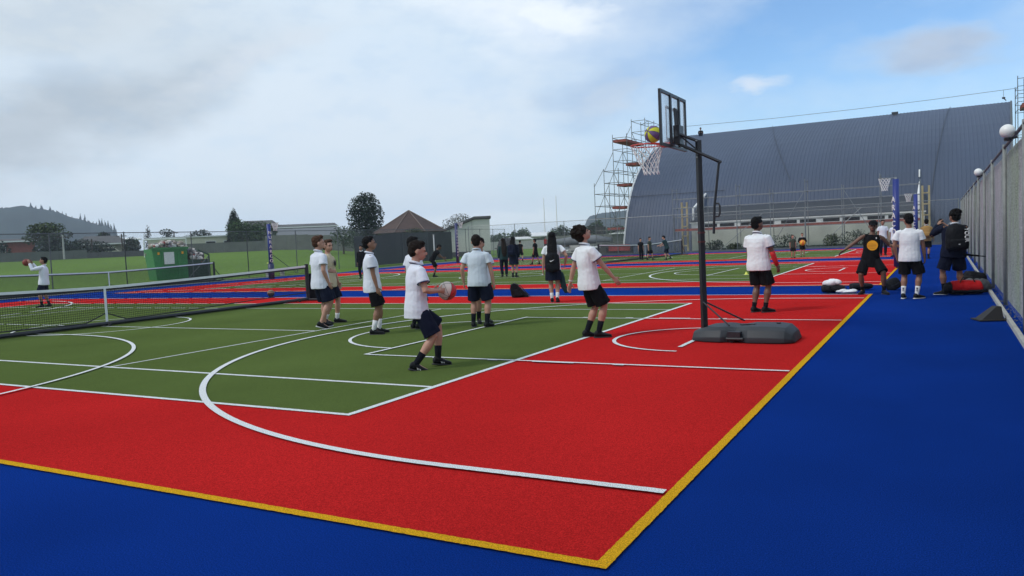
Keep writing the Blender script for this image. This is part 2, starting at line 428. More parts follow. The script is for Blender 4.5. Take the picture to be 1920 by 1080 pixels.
def text_mesh(name, txt, size, mat, parent, M, ext=.004, vertical=False, spacing=1.0):
    cu = bpy.data.curves.new(name, 'FONT'); cu.body = '\n'.join(txt) if vertical else txt
    cu.size = size; cu.extrude = ext; cu.align_x = 'CENTER'; cu.align_y = 'CENTER'; cu.space_line = spacing
    to = bpy.data.objects.new('tmp', cu); me = bpy.data.meshes.new_from_object(to)
    bpy.data.objects.remove(to); me.materials.clear(); me.materials.append(mat); me.transform(M)
    o = bpy.data.objects.new(name, me); C.objects.link(o); o.parent = parent; return o
X3, Y3, Z3 = Vector((1, 0, 0)), Vector((0, 1, 0)), Vector((0, 0, 1))
def person(label, xy, heading, H, skin, hair=('short', None), top=None, topstyle='polo', bottom=None, bstyle='shorts',
           sock=None, sole=None, shoe=None, build=1.0, z0=0.0, group=None, vox=None, trim=None,
           ank=((-.055, 0), (.055, 0)), foot=((8, 0), (8, 0)), hip=(0, 0, .52), lean=(0, 0), twist=0,
           wr=((-.135, .02, .45), (.135, .02, .45)), elb=((-.3, -1, 0), (.3, -1, 0)), headrot=(0, 0), grip=0.25, sockh=.075,
           shirt_len=0, slen=.62, kneep=None, palm=None, wristband=False):
    """heading: degrees clockwise from straight away from the camera. all pose numbers in body heights."""
    X, Y = xy; f = Vector((X, Y, 0)).normalized(); r = Vector((f.y, -f.x, 0)); h = R(heading)
    v = f*math.cos(h)+r*math.sin(h); rz = math.atan2(-v.x, v.y)
    D = math.hypot(X, Y); near = D < 24
    vox = vox or (VOX if near else .0115 if D < 34 else .015)
    root = empty('person', (X, Y, z0), label, 'person', rz, group)
    bw = build
    V = lambda *a: Vector(a)*H
    P = V(*hip)
    lf, ls = R(lean[0]), R(lean[1])
    U = Vector((math.sin(ls), math.sin(lf), math.cos(lf)*math.cos(ls))).normalized()
    RT = (X3-U*X3.dot(U)).normalized(); FT = U.cross(RT)
    tw = R(twist); RS = RT*math.cos(tw)-FT*math.sin(tw)*1.0; FS = U.cross(RS)
    def at(t, x=0, y=0, tws=False): return P+(U*t+(RS if tws else RT)*x+(FS if tws else FT)*y)*H
    def ring(t, a, b, y=0):
        k = sstep(t/.25); rx = (RT*(1-k)+RS*k).normalized(); fy = U.cross(rx)
        return (P+U*t*H+fy*y*H, rx*a*H, fy*b*H)
    # joints
    hips = [P+RT*s*.052*H for s in (-1, 1)]; knees = []; anks = []
    for i in (0, 1):
        a = Vector((ank[i][0], ank[i][1], ank[i][2] if len(ank[i]) > 2 else .047))*H
        fy = R(foot[i][0])*(1 if i else -1)
        pole = Vector((math.sin(fy), math.cos(fy), .15)) if not kneep else Vector(kneep[i])
        k, a = ik(hips[i], a, .243*H, .242*H, pole); knees.append(k); anks.append(a)
    sh = [at(.283, s*.100*bw, 0, True) for s in (-1, 1)]; elbs = []; wrs = []
    for i in (0, 1):
        e, wv = ik(sh[i], Vector(wr[i])*H, .172*H, .150*H, Vector(elb[i])); elbs.append(e); wrs.append(wv)
    # body
    bm = BM(); bb = (1+bw)/2
    loft(bm, [ring(-.06, .05, .045), ring(0, .080*bb, .056*bb), ring(.05, .080*bb, .056*bb), ring(.11, .075*bb, .052*bb), ring(.17, .082*bb, .056*bb),
              ring(.23, .088*bb, .056*bb), ring(.27, .080*bb, .044), ring(.298, .050, .036), ring(.315, .036, .034), ring(.335, .031, .032)])
    hy, hp = R(headrot[0]), R(headrot[1])
    nb = at(.30); 
    HR = Matrix((RS, FS, U)).transposed() @ Matrix.Rotation(-hy, 3, 'Z') @ Matrix.Rotation(hp, 3, 'X')
    hc = nb + U*.068*H + (HR @ Vector((0, .012, .046)))*H
    tube(bm, [nb-U*.01*H, nb+U*.035*H, hc-(HR @ Vector((0, .012, .03)))*H], [.036*H, .031*H, .030*H], 12)
    HM = Matrix.Translation(hc) @ HR.to_4x4() @ Matrix.Scale(H*1.08, 4)
    ell(bm, (0, -.004, .012), (.046, .058, .056), HM); ell(bm, (0, .012, -.020), (.038, .044, .040), HM)
    ell(bm, (0, .026, -.044), (.022, .024, .018), HM)
    ell(bm, (0, .0575, -.012), (.0065, .014, .012), HM); ell(bm, (0, .060, -.019), (.009, .011, .006), HM)
    ell(bm, (0, .046, .010), (.032, .012, .006), HM); ell(bm, (0, .047, -.037), (.016, .012, .008), HM)
    for s in (-1, 1): ell(bm, (s*.047, -.004, -.006), (.006, .013, .019), HM)
    for i in (0, 1):
        s = (-1, 1)[i]
        S, E_, W_ = sh[i], elbs[i], wrs[i]
        tube(bm, [S-(E_-S)*.08+RS*(-s)*.012*H, S+(E_-S)*.15, S+(E_-S)*.5, E_, E_+(W_-E_)*.3, E_+(W_-E_)*.75, W_],
             [.016*H, .026*H*bb, .026*H*bb, .0225*H, .0235*H, .0175*H, .0150*H], 12)
        # hand
        d = (W_-E_).normalized()
        pn = Vector(palm[i]) if palm else Vector((-s, .15, 0)); pn = (pn-d*pn.dot(d)).normalized()
        wd = d.cross(pn)
        if (wd.dot(Y3) if not palm else wd.dot(Z3)) < 0: wd = -wd      # thumb side
        hm = lambda a, b, c: W_+(d*a+wd*b+pn*c)*H
        loft(bm, [(hm(-.004, 0, 0), wd*.013*H, pn*.011*H), (hm(.015, 0, 0), wd*.019*H, pn*.010*H), (hm(.042, 0, 0), wd*.023*H, pn*.009*H), (hm(.056, 0, .001), wd*.022*H, pn*.008*H)], 12)
        for q, (off, ln_) in enumerate(((.0170, .040), (.0058, .045), (-.0056, .042), (-.0165, .033))):
            c1 = grip+.06*q
            a0 = hm(.052, off, .001); a1 = a0+(d*math.cos(c1)+pn*math.sin(c1)+wd*off*3)*ln_*.5*H
            a2 = a1+(d*math.cos(c1*2.3)+pn*math.sin(c1*2.3))*ln_*.5*H
            tube(bm, [a0, a1, a2], [.0056*H, .0052*H, .0044*H], 8)
        t0 = hm(.012, .016, .003); t1 = t0+(d*.7+wd*.75+pn*.25)*.024*H; t2 = t1+(d*.85+wd*.35+pn*.35)*.022*H
        tube(bm, [t0, t1, t2], [.0075*H, .0062*H, .005*H], 8)
        A, K, G = hips[i], knees[i], anks[i]
        tube(bm, [A+Z3*.02*H, A+(K-A)*.2, A+(K-A)*.6, K, K+(G-K)*.12, K+(G-K)*.33, K+(G-K)*.7, G],
             [.036*H, .048*H*bb, .043*H*bb, .0335*H, .0315*H, .0355*H*bb, .0235*H, .0205*H], 12)
        fy = R(foot[i][0])*(s); fp = R(foot[i][1])
        fd = Vector((math.sin(fy)*math.cos(fp), math.cos(fy)*math.cos(fp), -math.sin(fp)))
        tube(bm, [G, G+fd*.04*H-Z3*.015*H, G+fd*.09*H-Z3*.028*H], [.021*H, .018*H, .014*H], 10)
    b = remesh(obj('body', bm, skin, root), vox, 2)
    # face
    if near:
        for s in (-1, 1):
            bm = BM(); ell(bm, (s*.019, .0515, .001), (.0065, .004, .0035), HM, 10, 6); obj('eye', bm, M_eye, root, True)
            bm = BM(); ell(bm, (s*.019, .0555, .0125), (.012, .004, .0028), HM, 10, 6); obj('eyebrow', bm, hair[1] or M_hairD, root, True)
        bm = BM(); ell(bm, (0, .0575, -.037), (.013, .004, .0035), HM, 10, 6); obj('mouth', bm, M_lip, root, True)
    # hair
    st, hm_ = hair[0], hair[1] or M_hairD
    bm = BM()
    if st in ('short', 'cap', 'quiff', 'long', 'curly', 'ponytail'):
        k = 1.0 if st != 'curly' else 1.13
        ell(bm, (0, -.010, .024), (.0505*k, .058*k, .052*k), HM)
        ell(bm, (0, -.030, -.004), (.044*k, .036*k, .042*k), HM)
        if st == 'curly':
            for q in range(26):
                a_ = random.uniform(0, 2*PI); e_ = random.uniform(-.2, 1.3)
                ell(bm, (math.cos(a_)*math.cos(e_)*.05, -.022+math.sin(a_)*math.cos(e_)*.052, .026+math.sin(e_)*.052), [random.uniform(.012, .02)]*3, HM, 8, 6)
        if st == 'quiff': ell(bm, (0, .030, .060), (.036, .026, .017), HM)
        if st == 'short': ell(bm, (0, .018, .056), (.036, .032, .017), HM)
        if st == 'long':
            loft(bm, [(hc+(HR @ Vector((0, -.01, .05)))*H, RS*.04*H, FS*.04*H), (hc+FS*-.02*H, RS*.056*H, FS*.050*H), (hc-U*.08*H-FS*.055*H, RS*.068*H, FS*.042*H),
                      (hc-U*.19*H-FS*.115*H, RS*.074*H, FS*.045*H), (hc-U*.30*H-FS*.165*H, RS*.068*H, FS*.040*H), (hc-U*.40*H-FS*.185*H, RS*.045*H, FS*.026*H)], 16)
        remesh(obj('hair', bm, hm_, root), vox*.95, 1, .012*H if st != 'curly' else .02*H, htex)
    if st == 'cap':
        bm = BM(); ell(bm, (0, -.004, .034), (.053, .062, .040), HM); loft(bm, [(HM @ Vector((0, .03, .026)), HR @ X3*.042*H, HR @ Z3*.006*H), (HM @ Vector((0, .075, .024)), HR @ X3*.040*H, HR @ Z3*.004*H), (HM @ Vector((0, .10, .016)), HR @ X3*.022*H, HR @ Z3*.003*H)], 12)
        remesh(obj('cap', bm, M_blackc, root), vox*.8, 1)
    # top
    tm = top or M_white; bs = bw; hm0 = -.070-shirt_len
    bm = BM()
    if topstyle == 'singlet':
        loft(bm, [ring(hm0-.03, .122*bs, .092*bs), ring(0, .112*bs, .082*bs), ring(.08, .096*bs, .070*bs), ring(.16, .097*bs, .069*bs), ring(.22, .096*bs, .065*bs), ring(.262, .088*bs, .055*bs), ring(.292, .060, .043), ring(.303, .045, .040)])
        for s in (-1, 1): tube(bm, [at(.25, s*.07, 0, True), at(.305, s*.066, 0, True)], [.028*H, .022*H], 10)
    else:
        dr = .0
        loft(bm, [ring(hm0, .112*bs, .089*bs, dr), ring(-.02, .112*bs, .089*bs, dr), ring(.05, .104*bs, .080*bs, dr), ring(.12, .101*bs, .075*bs, dr*.6), ring(.18, .108*bs, .076*bs), ring(.23, .109*bs, .070*bs),
                  ring(.265, .108*bs, .060*bs), ring(.290, .088*bs, .049), ring(.302, .064, .044), ring(.312, .048, .040), ring(.322, .041, .037)])
        for i in (0, 1):
            s = (-1, 1)[i]; S, E_, W_ = sh[i], elbs[i], wrs[i]; ax = (E_-S)
            if topstyle == 'jacket':
                tube(bm, [S-RS*s*.02*H, S+ax*.3, S+ax*.7, E_, E_+(W_-E_)*.5, E_+(W_-E_)*.92], [.040*H, .042*H, .038*H, .035*H, .032*H, .026*H], 14)
            else:
                tube(bm, [S-RS*s*.034*H-Z3*.010*H, S+ax*.12-RS*s*.004*H, S+ax*.35, S+ax*slen], [.036*H, .0395*H*bb, .0425*H*bb, .0475*H*bb], 14)
    remesh(obj('shirt' if topstyle != 'jacket' else 'jacket', bm, tm, root), vox, 1, .011*H if near else 0)
    if topstyle in ('polo', 'shirt', 'jacket'):
        bm = BM(); n_ = 20; c_ = at(.320)
        pts = [c_+(RS*math.cos(2*PI*k/n_)*.041+FS*math.sin(2*PI*k/n_)*.039+U*(.006-.012*math.sin(2*PI*k/n_)))*H for k in range(n_)]
        tube(bm, pts, .0095*H, 8, True); obj('collar', bm, M_white if topstyle == 'jacket' else tm, root, True)
        if trim:
            bm = BM(); pts = [c_-U*.010*H+(RS*math.cos(2*PI*k/n_)*.0445+FS*math.sin(2*PI*k/n_)*.043+U*(.006-.014*math.sin(2*PI*k/n_)))*H for k in range(n_)]
            tube(bm, pts, .0048*H, 6, True); obj('collar_trim', bm, trim, root, True)
    if trim and topstyle == 'polo':
        for i in (0, 1):
            S, E_ = sh[i], elbs[i]; ax = (E_-S); x_, y_ = frame_of(ax); c_ = S+ax*(slen+.015)
            bm = BM(); tube(bm, [c_+(x_*math.cos(2*PI*k/16)+y_*math.sin(2*PI*k/16))*.0455*H*bb for k in range(16)], .0040*H, 6, True)
            obj('sleeve_trim', bm, trim, root, True)
    # bottom
    bmt = bottom or M_navy; bm = BM()
    if bstyle == 'skirt':
        loft(bm, [ring(.07, .080, .062), ring(.02, .100, .078), ring(-.05, .112, .090), ring(-.13, .120, .100), ring(-.20, .125, .105)])
    else:
        loft(bm, [ring(.07, .082*bs, .060*bs), ring(.0, .097*bs, .074*bs), ring(-.035, .100*bs, .076*bs), ring(-.055, .085*bs, .064*bs)])
        for i in (0, 1):
            A, K, G = hips[i], knees[i], anks[i]
            if bstyle == 'trousers': tube(bm, [A, A+(K-A)*.3, K, K+(G-K)*.4, G+(K-G)*.08], [.054*H, .058*H*bb, .046*H, .042*H, .036*H], 14)
            else: tube(bm, [A-Z3*.005*H, A+(K-A)*.25, A+(K-A)*.6, A+(K-A)*.93], [.042*H, .057*H*bb, .064*H*bb, .067*H*bb], 14)
    remesh(obj({'shorts': 'shorts', 'trousers': 'trousers', 'skirt': 'skirt'}[bstyle], bm, bmt, root), vox, 1, .010*H if near else 0)
    # socks and shoes
    for i in (0, 1):
        s = (-1, 1)[i]; K, G = knees[i], anks[i]; u = (K-G).normalized()
        if sock:
            bm = BM(); tube(bm, [G-u*.01*H, G+u*.02*H, G+u*.05*H, G+u*sockh*H], [.0235*H, .0235*H, .0250*H, .0285*H], 14); obj('sock', bm, sock, root, True)
        fy = R(foot[i][0])*s; fp = R(foot[i][1])
        FM = Matrix.Translation(G) @ Matrix.Rotation(-fy, 4, 'Z') @ Matrix.Rotation(-fp, 4, 'X') @ Matrix.Scale(H, 4)
        bm = BM(); f3 = lambda a, b, c: FM @ Vector((a, b, c))
        rx = (FM.to_3x3() @ X3); ry = (FM.to_3x3() @ Z3)
        loft(bm, [(f3(0, -.040, -.014), rx*.012, ry*.012), (f3(0, -.034, -.012), rx*.021, ry*.024), (f3(0, -.015, -.006), rx*.024, ry*.031), (f3(0, .012, -.008), rx*.025, ry*.029),
                  (f3(0, .04, -.017), rx*.026, ry*.020), (f3(0, .075, -.023), rx*.028, ry*.015), (f3(0, .100, -.026), rx*.024, ry*.012), (f3(0, .113, -.028), rx*.012, ry*.008)], 16)
        sho = remesh(obj('shoe', bm, shoe or M_shoe, root), .006 if near else .012, 1)
        bm = BM()
        loft(bm, [(f3(0, -.044, -.040), rx*.014, ry*.006), (f3(0, -.03, -.040), rx*.026, ry*.007), (f3(0, .02, -.041), rx*.026, ry*.006), (f3(0, .075, -.040), rx*.030, ry*.007), (f3(0, .105, -.039), rx*.024, ry*.006), (f3(0, .118, -.037), rx*.010, ry*.004)], 14)
        obj('sole', bm, sole or M_soled, sho, True)
    bpy_M = Matrix.Translation((X, Y, z0)) @ Matrix.Rotation(rz, 4, 'Z')
    return dict(root=root, P=P, U=U, RT=RS, FT=FS, H=H, at=at, M=bpy_M, rz=rz, wr=wrs, elb=elbs, sh=sh, hc=hc, HR=HR, anks=anks, knees=knees)

# ---- players on the near court
p = person('dark haired boy in white polo holding the red and white ball, stepping forward', (-5.64, 7.83), 72, 1.655, M_skinL, ('short', M_hairD), M_white, 'polo', M_navy,
           sock=M_sockb, shoe=M_shoe, trim=M_trim, hip=(0, -.02, .462), lean=(2, 0), ank=((-.02, .135, .058), (.075, -.075, .047)), foot=((6, 8), (14, 16)),
           wr=((-.075, .145, .575), (.085, .135, .575)), elb=((-.6, -1, -.4), (.7, -1, -.3)), headrot=(12, -4), grip=.35, palm=((.8, .5, 0), (-.8, .5, 0)), sockh=.10, shirt_len=.012)
for i, sho in enumerate([c for c in p['root'].children if c.name.startswith('shoe')]):
    G = p['anks'][i]
    for s in (-1, 1):
        bm = BM()
        for q in range(3):
            fy = R((6, 14)[i])*(-1, 1)[i]; fp = R((8, 16)[i])
            FM = Matrix.Translation(G) @ Matrix.Rotation(-fy, 4, 'Z') @ Matrix.Rotation(-fp, 4, 'X') @ Matrix.Scale(p['H'], 4)
            a = FM @ Vector((s*.0258, .022+q*.011, -.030)); b_ = FM @ Vector((s*.0205, .010+q*.011, -.006))
            tube(bm, [a, b_], .0032, 6)
        obj('shoe_stripes', bm, M_print, sho)
# ball in his hands
def ball(label, loc, r, mats, rot=(0, 0, 0), name='basketball', cat='ball', panels=8, style='alt'):
    root = empty(name, loc, label, cat); root.rotation_euler = rot
    groups = {}
    for k in range(panels):
        mi = k % len(mats) if style == 'alt' else (0 if k < panels//2 else 1)
        groups.setdefault(mi, []).append(k)
    for mi, ks in groups.items():
        bm = BM()
        for k in ks:
            n1, n2 = 5, 16
            g = [[None]*(n2+1) for _ in range(n1+1)]
            for a in range(n1+1):
                for b in range(n2+1):
                    ph = 2*PI*(k+a/n1)/panels; th = PI*b/n2
                    g[a][b] = bm.verts.new((r*math.sin(th)*math.cos(ph), r*math.sin(th)*math.sin(ph), r*math.cos(th)))
            for a in range(n1):
                for b in range(n2): 
                    vs = [g[a][b], g[a+1][b], g[a+1][b+1], g[a][b+1]]
                    try: bm.faces.new(vs)
                    except Exception: pass
        bmesh.ops.remove_doubles(bm, verts=bm.verts, dist=.0005)
        obj('ball_panel', bm, mats[mi], root, True)
    bm = BM()
    for k in range(panels//2):
        ph = 2*PI*k/panels
        tube(bm, [(r*1.0*math.sin(t)*math.cos(ph), r*math.sin(t)*math.sin(ph), r*math.cos(t)) for t in [2*PI*q/40 for q in range(40)]], .0022, 5, True)
    tube(bm, [(r*math.cos(t), r*math.sin(t), 0) for t in [2*PI*q/40 for q in range(40)]], .0022, 5, True)
    obj('seam', bm, M_rubber, root)
    return root
def bmatl(n, c): return material(n, c, rough=.55, var=.08, bump=.25, bscale=400, bdist=.002)
bl = ball('red and white basketball held by the boy in front', p['M'] @ Vector((.0, .375, .935)), .117, [bmatl('ball_white', (.60, .50, .44)), bmatl('ball_red', (.45, .02, .025))], (.5, .9, p['rz']+.5+PI), style='half')

person('boy in white polo almost hidden behind the boy holding the ball', (-8.38, 11.53), 60, 1.66, M_skinT, ('short', M_hairK), M_white, sock=M_sockb, trim=M_trim, headrot=(20, 0),
       wr=((-.10, .13, .60), (.12, .05, .48)), hip=(0, 0, .515))
person('young man in untucked white button shirt with his hand in his pocket', (-10.46, 11.36), 62, 1.76, M_skinL, ('quiff', M_hairB), M_white, 'shirt', M_navy, sock=None, sole=M_sole,
       ank=((-.075, .06, .047), (.06, -.055, .062)), foot=((12, 0), (22, 20)), wr=((-.05, .13, .62), (.118, .035, .50)), elb=((-.7, -1, -.3), (.5, -1, 0)), headrot=(18, 2), build=1.08, shirt_len=.01, lean=(-1, 0))
pc = person('boy in cream baseball jersey printed with crossed letters', (-10.95, 12.15), 112, 1.69, M_skinL, ('quiff', M_hairB), M_creamc, 'tee', M_navy, sock=M_sockw,
       ank=((-.06, .05), (.06, -.05, .055)), foot=((10, 0), (10, 8)), wr=((-.15, .06, .47), (.14, 0, .45)), headrot=(25, 0), shirt_len=.01)
for ch in ('N', 'Y'):
    text_mesh('letter', ch, .17, M_darkp, pc['root'], Matrix.Translation(pc['at'](.20, 0, .088)) @ Matrix.Rotation(PI, 4, 'Z') @ Matrix.Rotation(PI/2, 4, 'X') @ Matrix.Translation((0.0, -.012 if ch == 'Y' else .012, 0)), .005)
person('boy with short dark hair and long white socks standing in profile with his arm hanging', (-8.69, 10.72), 86, 1.685, M_skinT, ('short', M_hairK), M_white, 'polo', M_blackc, sock=M_sockw, trim=M_trim,
       ank=((-.05, .05), (.05, -.015)), foot=((20, 0), (14, 0)), wr=((-.12, .05, .45), (.115, .045, .455)), elb=((-.2, -1, 0), (.1, -1, 0)), headrot=(-4, 5), sockh=.11, lean=(-2, 0), build=1.06, shirt_len=.01)
person('boy in pale blue-white shirt seen from behind with both arms hanging', (-7.27, 11.91), 12, 1.64, M_skinL, ('short', M_hairD), cloth('pale_blue_cotton', (.55, .62, .68)), 'polo', M_navy, sock=M_sockb,
       ank=((-.075, .02), (.085, -.03)), foot=((4, 0), (30, 0)), wr=((-.165, .03, .50), (.175, .02, .46)), elb=((-.8, -1, 0), (.8, -1, 0)), headrot=(-8, 0), sockh=.12, lean=(1, 0), build=1.05)
person('boy in white shirt mostly hidden in front of the boy seen from behind', (-7.57, 12.54), 165, 1.59, M_skinL, ('short', M_hairD), M_white, sock=M_sockb, trim=M_trim, headrot=(30, 0), sockh=.12)
pl = person('curly haired boy in white polo looking straight up towards the hoop', (-4.67, 10.92), 66, 1.725, M_skinL, ('curly', M_hairD), M_white2, 'polo', M_blackc, sock=M_sockb, trim=M_trim,
       ank=((-.055, -.035), (.055, .03)), foot=((4, 4), (14, 0)), hip=(0, -.02, .50), lean=(-5, 0), kneep=((0, 1, 0), (.2, 1, 0)), headrot=(8, 26),
       wr=((-.20, -.12, .46), (.17, .17, .485)), elb=((-.9, -1, 0), (.6, -1, 0)), sockh=.11, build=1.08)
bm = BM(); wv = pl['elb'][0]+(pl['wr'][0]-pl['elb'][0])*.85; ax = (pl['wr'][0]-pl['elb'][0]); x_, y_ = frame_of(ax)
tube(bm, [wv+(x_*math.cos(2*PI*k/14)+y_*math.sin(2*PI*k/14))*.031 for k in range(14)], .007, 6, True); obj('bracelet', bm, M_sole, pl['root'], True)
pr_ = person('stocky boy in white polo with a bright red cast on his forearm', (-2.97, 14.73), 38, 1.735, M_skinB, ('short', M_hairK), M_white2, 'polo', M_blackc, sock=M_sockb, trim=M_trim,
       ank=((-.06, -.02), (.055, .02)), foot=((4, 0), (22, 0)), wr=((-.15, .06, .47), (.165, .10, .465)), elb=((-.4, -1, 0), (.5, -1, 0)), headrot=(10, 4), sockh=.06, build=1.2, lean=(-2, 0))
bm = BM(); E_, W_ = pr_['elb'][1], pr_['wr'][1]; tube(bm, [E_+(W_-E_)*t for t in (-.05, .2, .6, 1.02)], [.048, .050, .043, .037], 14); obj('arm_cast', bm, M_cast, pr_['root'], True)
ps = person('boy in black singlet with a round gold print, arms spread wide, wearing a cap', (-1.40, 18.70), 176, 1.67, M_skinB, ('cap', M_hairK), M_blackc, 'singlet', M_blackc, sock=M_sockb,
       ank=((-.15, .05), (.10, -.02)), foot=((22, 0), (26, 0)), hip=(-.0, 0, .475), lean=(0, -5), wr=((-.30, .08, .62), (.36, .10, .56)), elb=((0, -1, -.4), (0, -1, -.4)), headrot=(6, -4), build=1.04, shirt_len=.02)
bm = BM(); c0 = ps['at'](.165, -.005, .072)
MW = Matrix.Translation(c0) @ Matrix((ps['RT'], ps['U'], ps['FT'])).transposed().to_4x4()
bmesh.ops.create_cone(bm, cap_ends=True, segments=32, radius1=.108, radius2=.108, depth=.016, matrix=MW); gp = obj('chest_print', bm, M_gold, ps['root'])
bm = BM()
for q, wd_ in ((-.06, .14), (-.03, .17), (.0, .18), (.03, .15)): box(bm, (.012, q, .009), (wd_, .008, .003), 0, MW)
obj('print_stripe', bm, M_goldd, gp)
bm = BM(); box(bm, ps['at'](.262, -.045, .058), (.018, .006, .034)); obj('chest_badge', bm, M_print, ps['root'])
pw = person('boy in plain white tee with tall white socks lettered black, back to the viewer', (-.60, 17.53), 8, 1.685, M_skinT, ('short', M_hairK), M_white2, 'tee', M_blackc, sock=M_sockw, sole=M_sole,
       ank=((-.075, 0), (.070, .0)), foot=((2, 0), (40, 0)), wr=((-.145, .03, .50), (.150, .07, .47)), elb=((-.9, -1, 0), (.9, -.6, 0)), headrot=(-22, -4), sockh=.105, build=1.1, lean=(-3, 0), twist=-6)
for i in (0, 1):
    G, K = pw['anks'][i], pw['knees'][i]; u = (K-G).normalized()
    text_mesh('sock_lettering', 'ABNE', .045, M_darkp, pw['root'], Matrix.Translation(G+u*.10+Vector((0, -.040, 0))) @ Matrix.Rotation(PI/2, 4, 'X') @ Matrix.Rotation(PI/2, 4, 'Z'), .006)
pj = person('boy in black jacket aiming a camera, back turned, by the right fence', (.17, 18.45), -16, 1.72, M_skinT, ('curly', M_hairK), M_navy, 'jacket', M_navy, sock=M_sockb, sole=M_sole,
       ank=((-.10, .02), (.10, .06)), foot=((75, 0), (10, 0)), wr=((-.115, .175, .845), (-.02, .18, .83)), elb=((-.7, .2, -.9), (.5, .3, -.9)), headrot=(-22, 0), sockh=.12, build=1.28, lean=(0, 3), palm=((.8, .4, 0), (-.8, .4, 0)))
def rel(pp, v): return pp['M'] @ Vector(v)
# camera he holds
t = empty('camera', rel(pj, (-.13, .40, 1.50)), 'dark compact video camera held up by the boy in the black jacket', 'camera', pj['rz'])
bm = BM(); box(bm, (0, 0, 0), (.10, .13, .09)); bmesh.ops.bevel(bm, geom=bm.edges[:], offset=.012, segments=2, affect='EDGES'); obj('housing', bm, M_plast, t)
bm = BM(); tube(bm, [(0, .06, 0), (0, .13, 0)], [.035, .040], 16); obj('lens', bm, M_black, t, True)
bm = BM(); box(bm, (0, -.01, .06), (.05, .08, .03)); obj('viewfinder', bm, M_black, t)
bm = BM(); box(bm, (0, -.01, -.085), (.035, .04, .09)); obj('grip', bm, M_plast, t)

def backpack(label, loc, rotz, size=(.32, .18, .46), mat=None, straps=True, rot=None, group=None, pocket=None, slump=0):
    t = empty('backpack', loc, label, 'backpack', rotz, group)
    if rot: t.rotation_euler = rot
    w_, d_, h_ = size; mat = mat or M_bag
    bm = BM(); a = Vector((w_/2, 0, 0)); b = Vector((0, d_/2, 0))
    rings = []
    for q, (kx, ky, z) in enumerate(((.80, .7, 0), (1, 1, .05), (1.04, 1.08, .3), (1, 1, .6), (.92, .86, .82), (.70, .6, .95), (.35, .3, 1.0))):
        rings.append((Vector((slump*z*z, -.01*ky, z*h_)), a*kx*1.05, b*ky*1.05))
    loft(bm, rings, 20); remesh(obj('bag', bm, mat, t), .012, 1, .02)
    bm = BM(); loft(bm, [(Vector((0, -d_*.45, .07*h_)), a*.6, b*.30), (Vector((0, -d_*.52, .12*h_)), a*.78, b*.42), (Vector((0, -d_*.52, .38*h_)), a*.78, b*.40), (Vector((0, -d_*.42, .45*h_)), a*.6, b*.25)], 16)
    remesh(obj('front_pocket', bm, pocket or mat, t), .012, 1)
    bm = BM(); tube(bm, [(-.03, d_*.35, h_*.94), (-.02, d_*.3, h_*1.03), (.02, d_*.3, h_*1.03), (.03, d_*.35, h_*.94)], .008, 6); obj('handle', bm, M_rubber, t)
    if straps:
        for s in (-1, 1):
            bm = BM(); tube(bm, [(s*w_*.22, d_*.42, h_*.92), (s*w_*.27, d_*.5+.12, h_*.93), (s*w_*.34, d_*.5+.215, h_*.66), (s*w_*.40, d_*.5+.14, h_*.30), (s*w_*.42, d_*.40, h_*.10)], .020, 8, flat=.45)
            obj('strap', bm, M_rubber, t, True)
    return t
M_bag = cloth('black_nylon', (.010, .011, .014), .8, .6)
def on_back(pp, label, mat=None, size=(.32, .18, .46), drop=0, **k):
    H = pp['H']; q = pp['at'](.31, 0, -.075-.045)-pp['U']*(size[2]+drop)+Vector((0, -.02, 0))
    b = backpack(label, pp['M'] @ q, pp['rz'], size, mat, **k); return b
b = on_back(pj, 'large black backpack with white lettering worn by the boy holding the camera', size=(.40, .24, .52), drop=-.02)
text_mesh('lettering', 'YOUR', .105, M_print, b, Matrix.Translation((.135, -.148, .30)) @ Matrix.Rotation(R(-0), 4, 'Z') @ Matrix.Rotation(PI/2, 4, 'X') @ Matrix.Rotation(-PI/2, 4, 'Z'), .02)
bm = BM(); tube(bm, [(-.02, -.165, .12), (.0, -.168, .115), (.03, -.163, .14)], [.010, .012, .003], 6); obj('logo_mark', bm, M_print, b)
t = empty('umbrella', rel(pj, (.12, -.14, .84)), 'closed black umbrella poking out sideways from the large backpack', 'umbrella', pj['rz'])
bm = BM(); tube(bm, [(-.05, 0, 0), (.30, -.03, -.05)], [.026, .018], 10); obj('canopy', bm, M_blackc, t, True)
bm = BM(); tube(bm, [(.30, -.03, -.05), (.42, -.04, -.065)], [.010, .012], 8); obj('handle', bm, M_black, t, True)

pg = person('girl with very long black hair in white blouse and dark skirt walking away', (-8.17, 16.86), 4, 1.66, M_skinL, ('long', M_hairK), M_white2, 'tee', M_navy, 'skirt', sock=M_sockw,
       ank=((-.035, .02), (.045, -.04, .055)), foot=((4, 0), (4, 14)), wr=((-.15, .03, .48), (.17, .04, .55)), elb=((-.8, -1, 0), (.9, -1, 0)), headrot=(0, 2), sockh=.09)
b = on_back(pg, 'black backpack with a white tick hanging low on the long haired girl', size=(.33, .16, .46), drop=.17)
bm = BM(); tube(bm, [(-.045, -.150, .26), (-.03, -.155, .245), (.0, -.152, .255), (.055, -.145, .285)], [.006, .014, .010, .002], 6); obj('logo_mark', bm, M_print, b)
t = empty('jacket', rel(pg, (.20, .02, .62)), 'dark jacket dangling from the right arm of the long haired girl', 'jacket', pg['rz'])
bm = BM(); loft(bm, [(Vector((-.02, 0, .10)), X3*.04, Y3*.035), (Vector((0, 0, -.05)), X3*.07, Y3*.05), (Vector((.03, 0, -.25)), X3*.08, Y3*.05), (Vector((.10, 0, -.40)), X3*.05, Y3*.03)]); remesh(obj('cloth', bm, M_grn, t), .012, 1, .03)

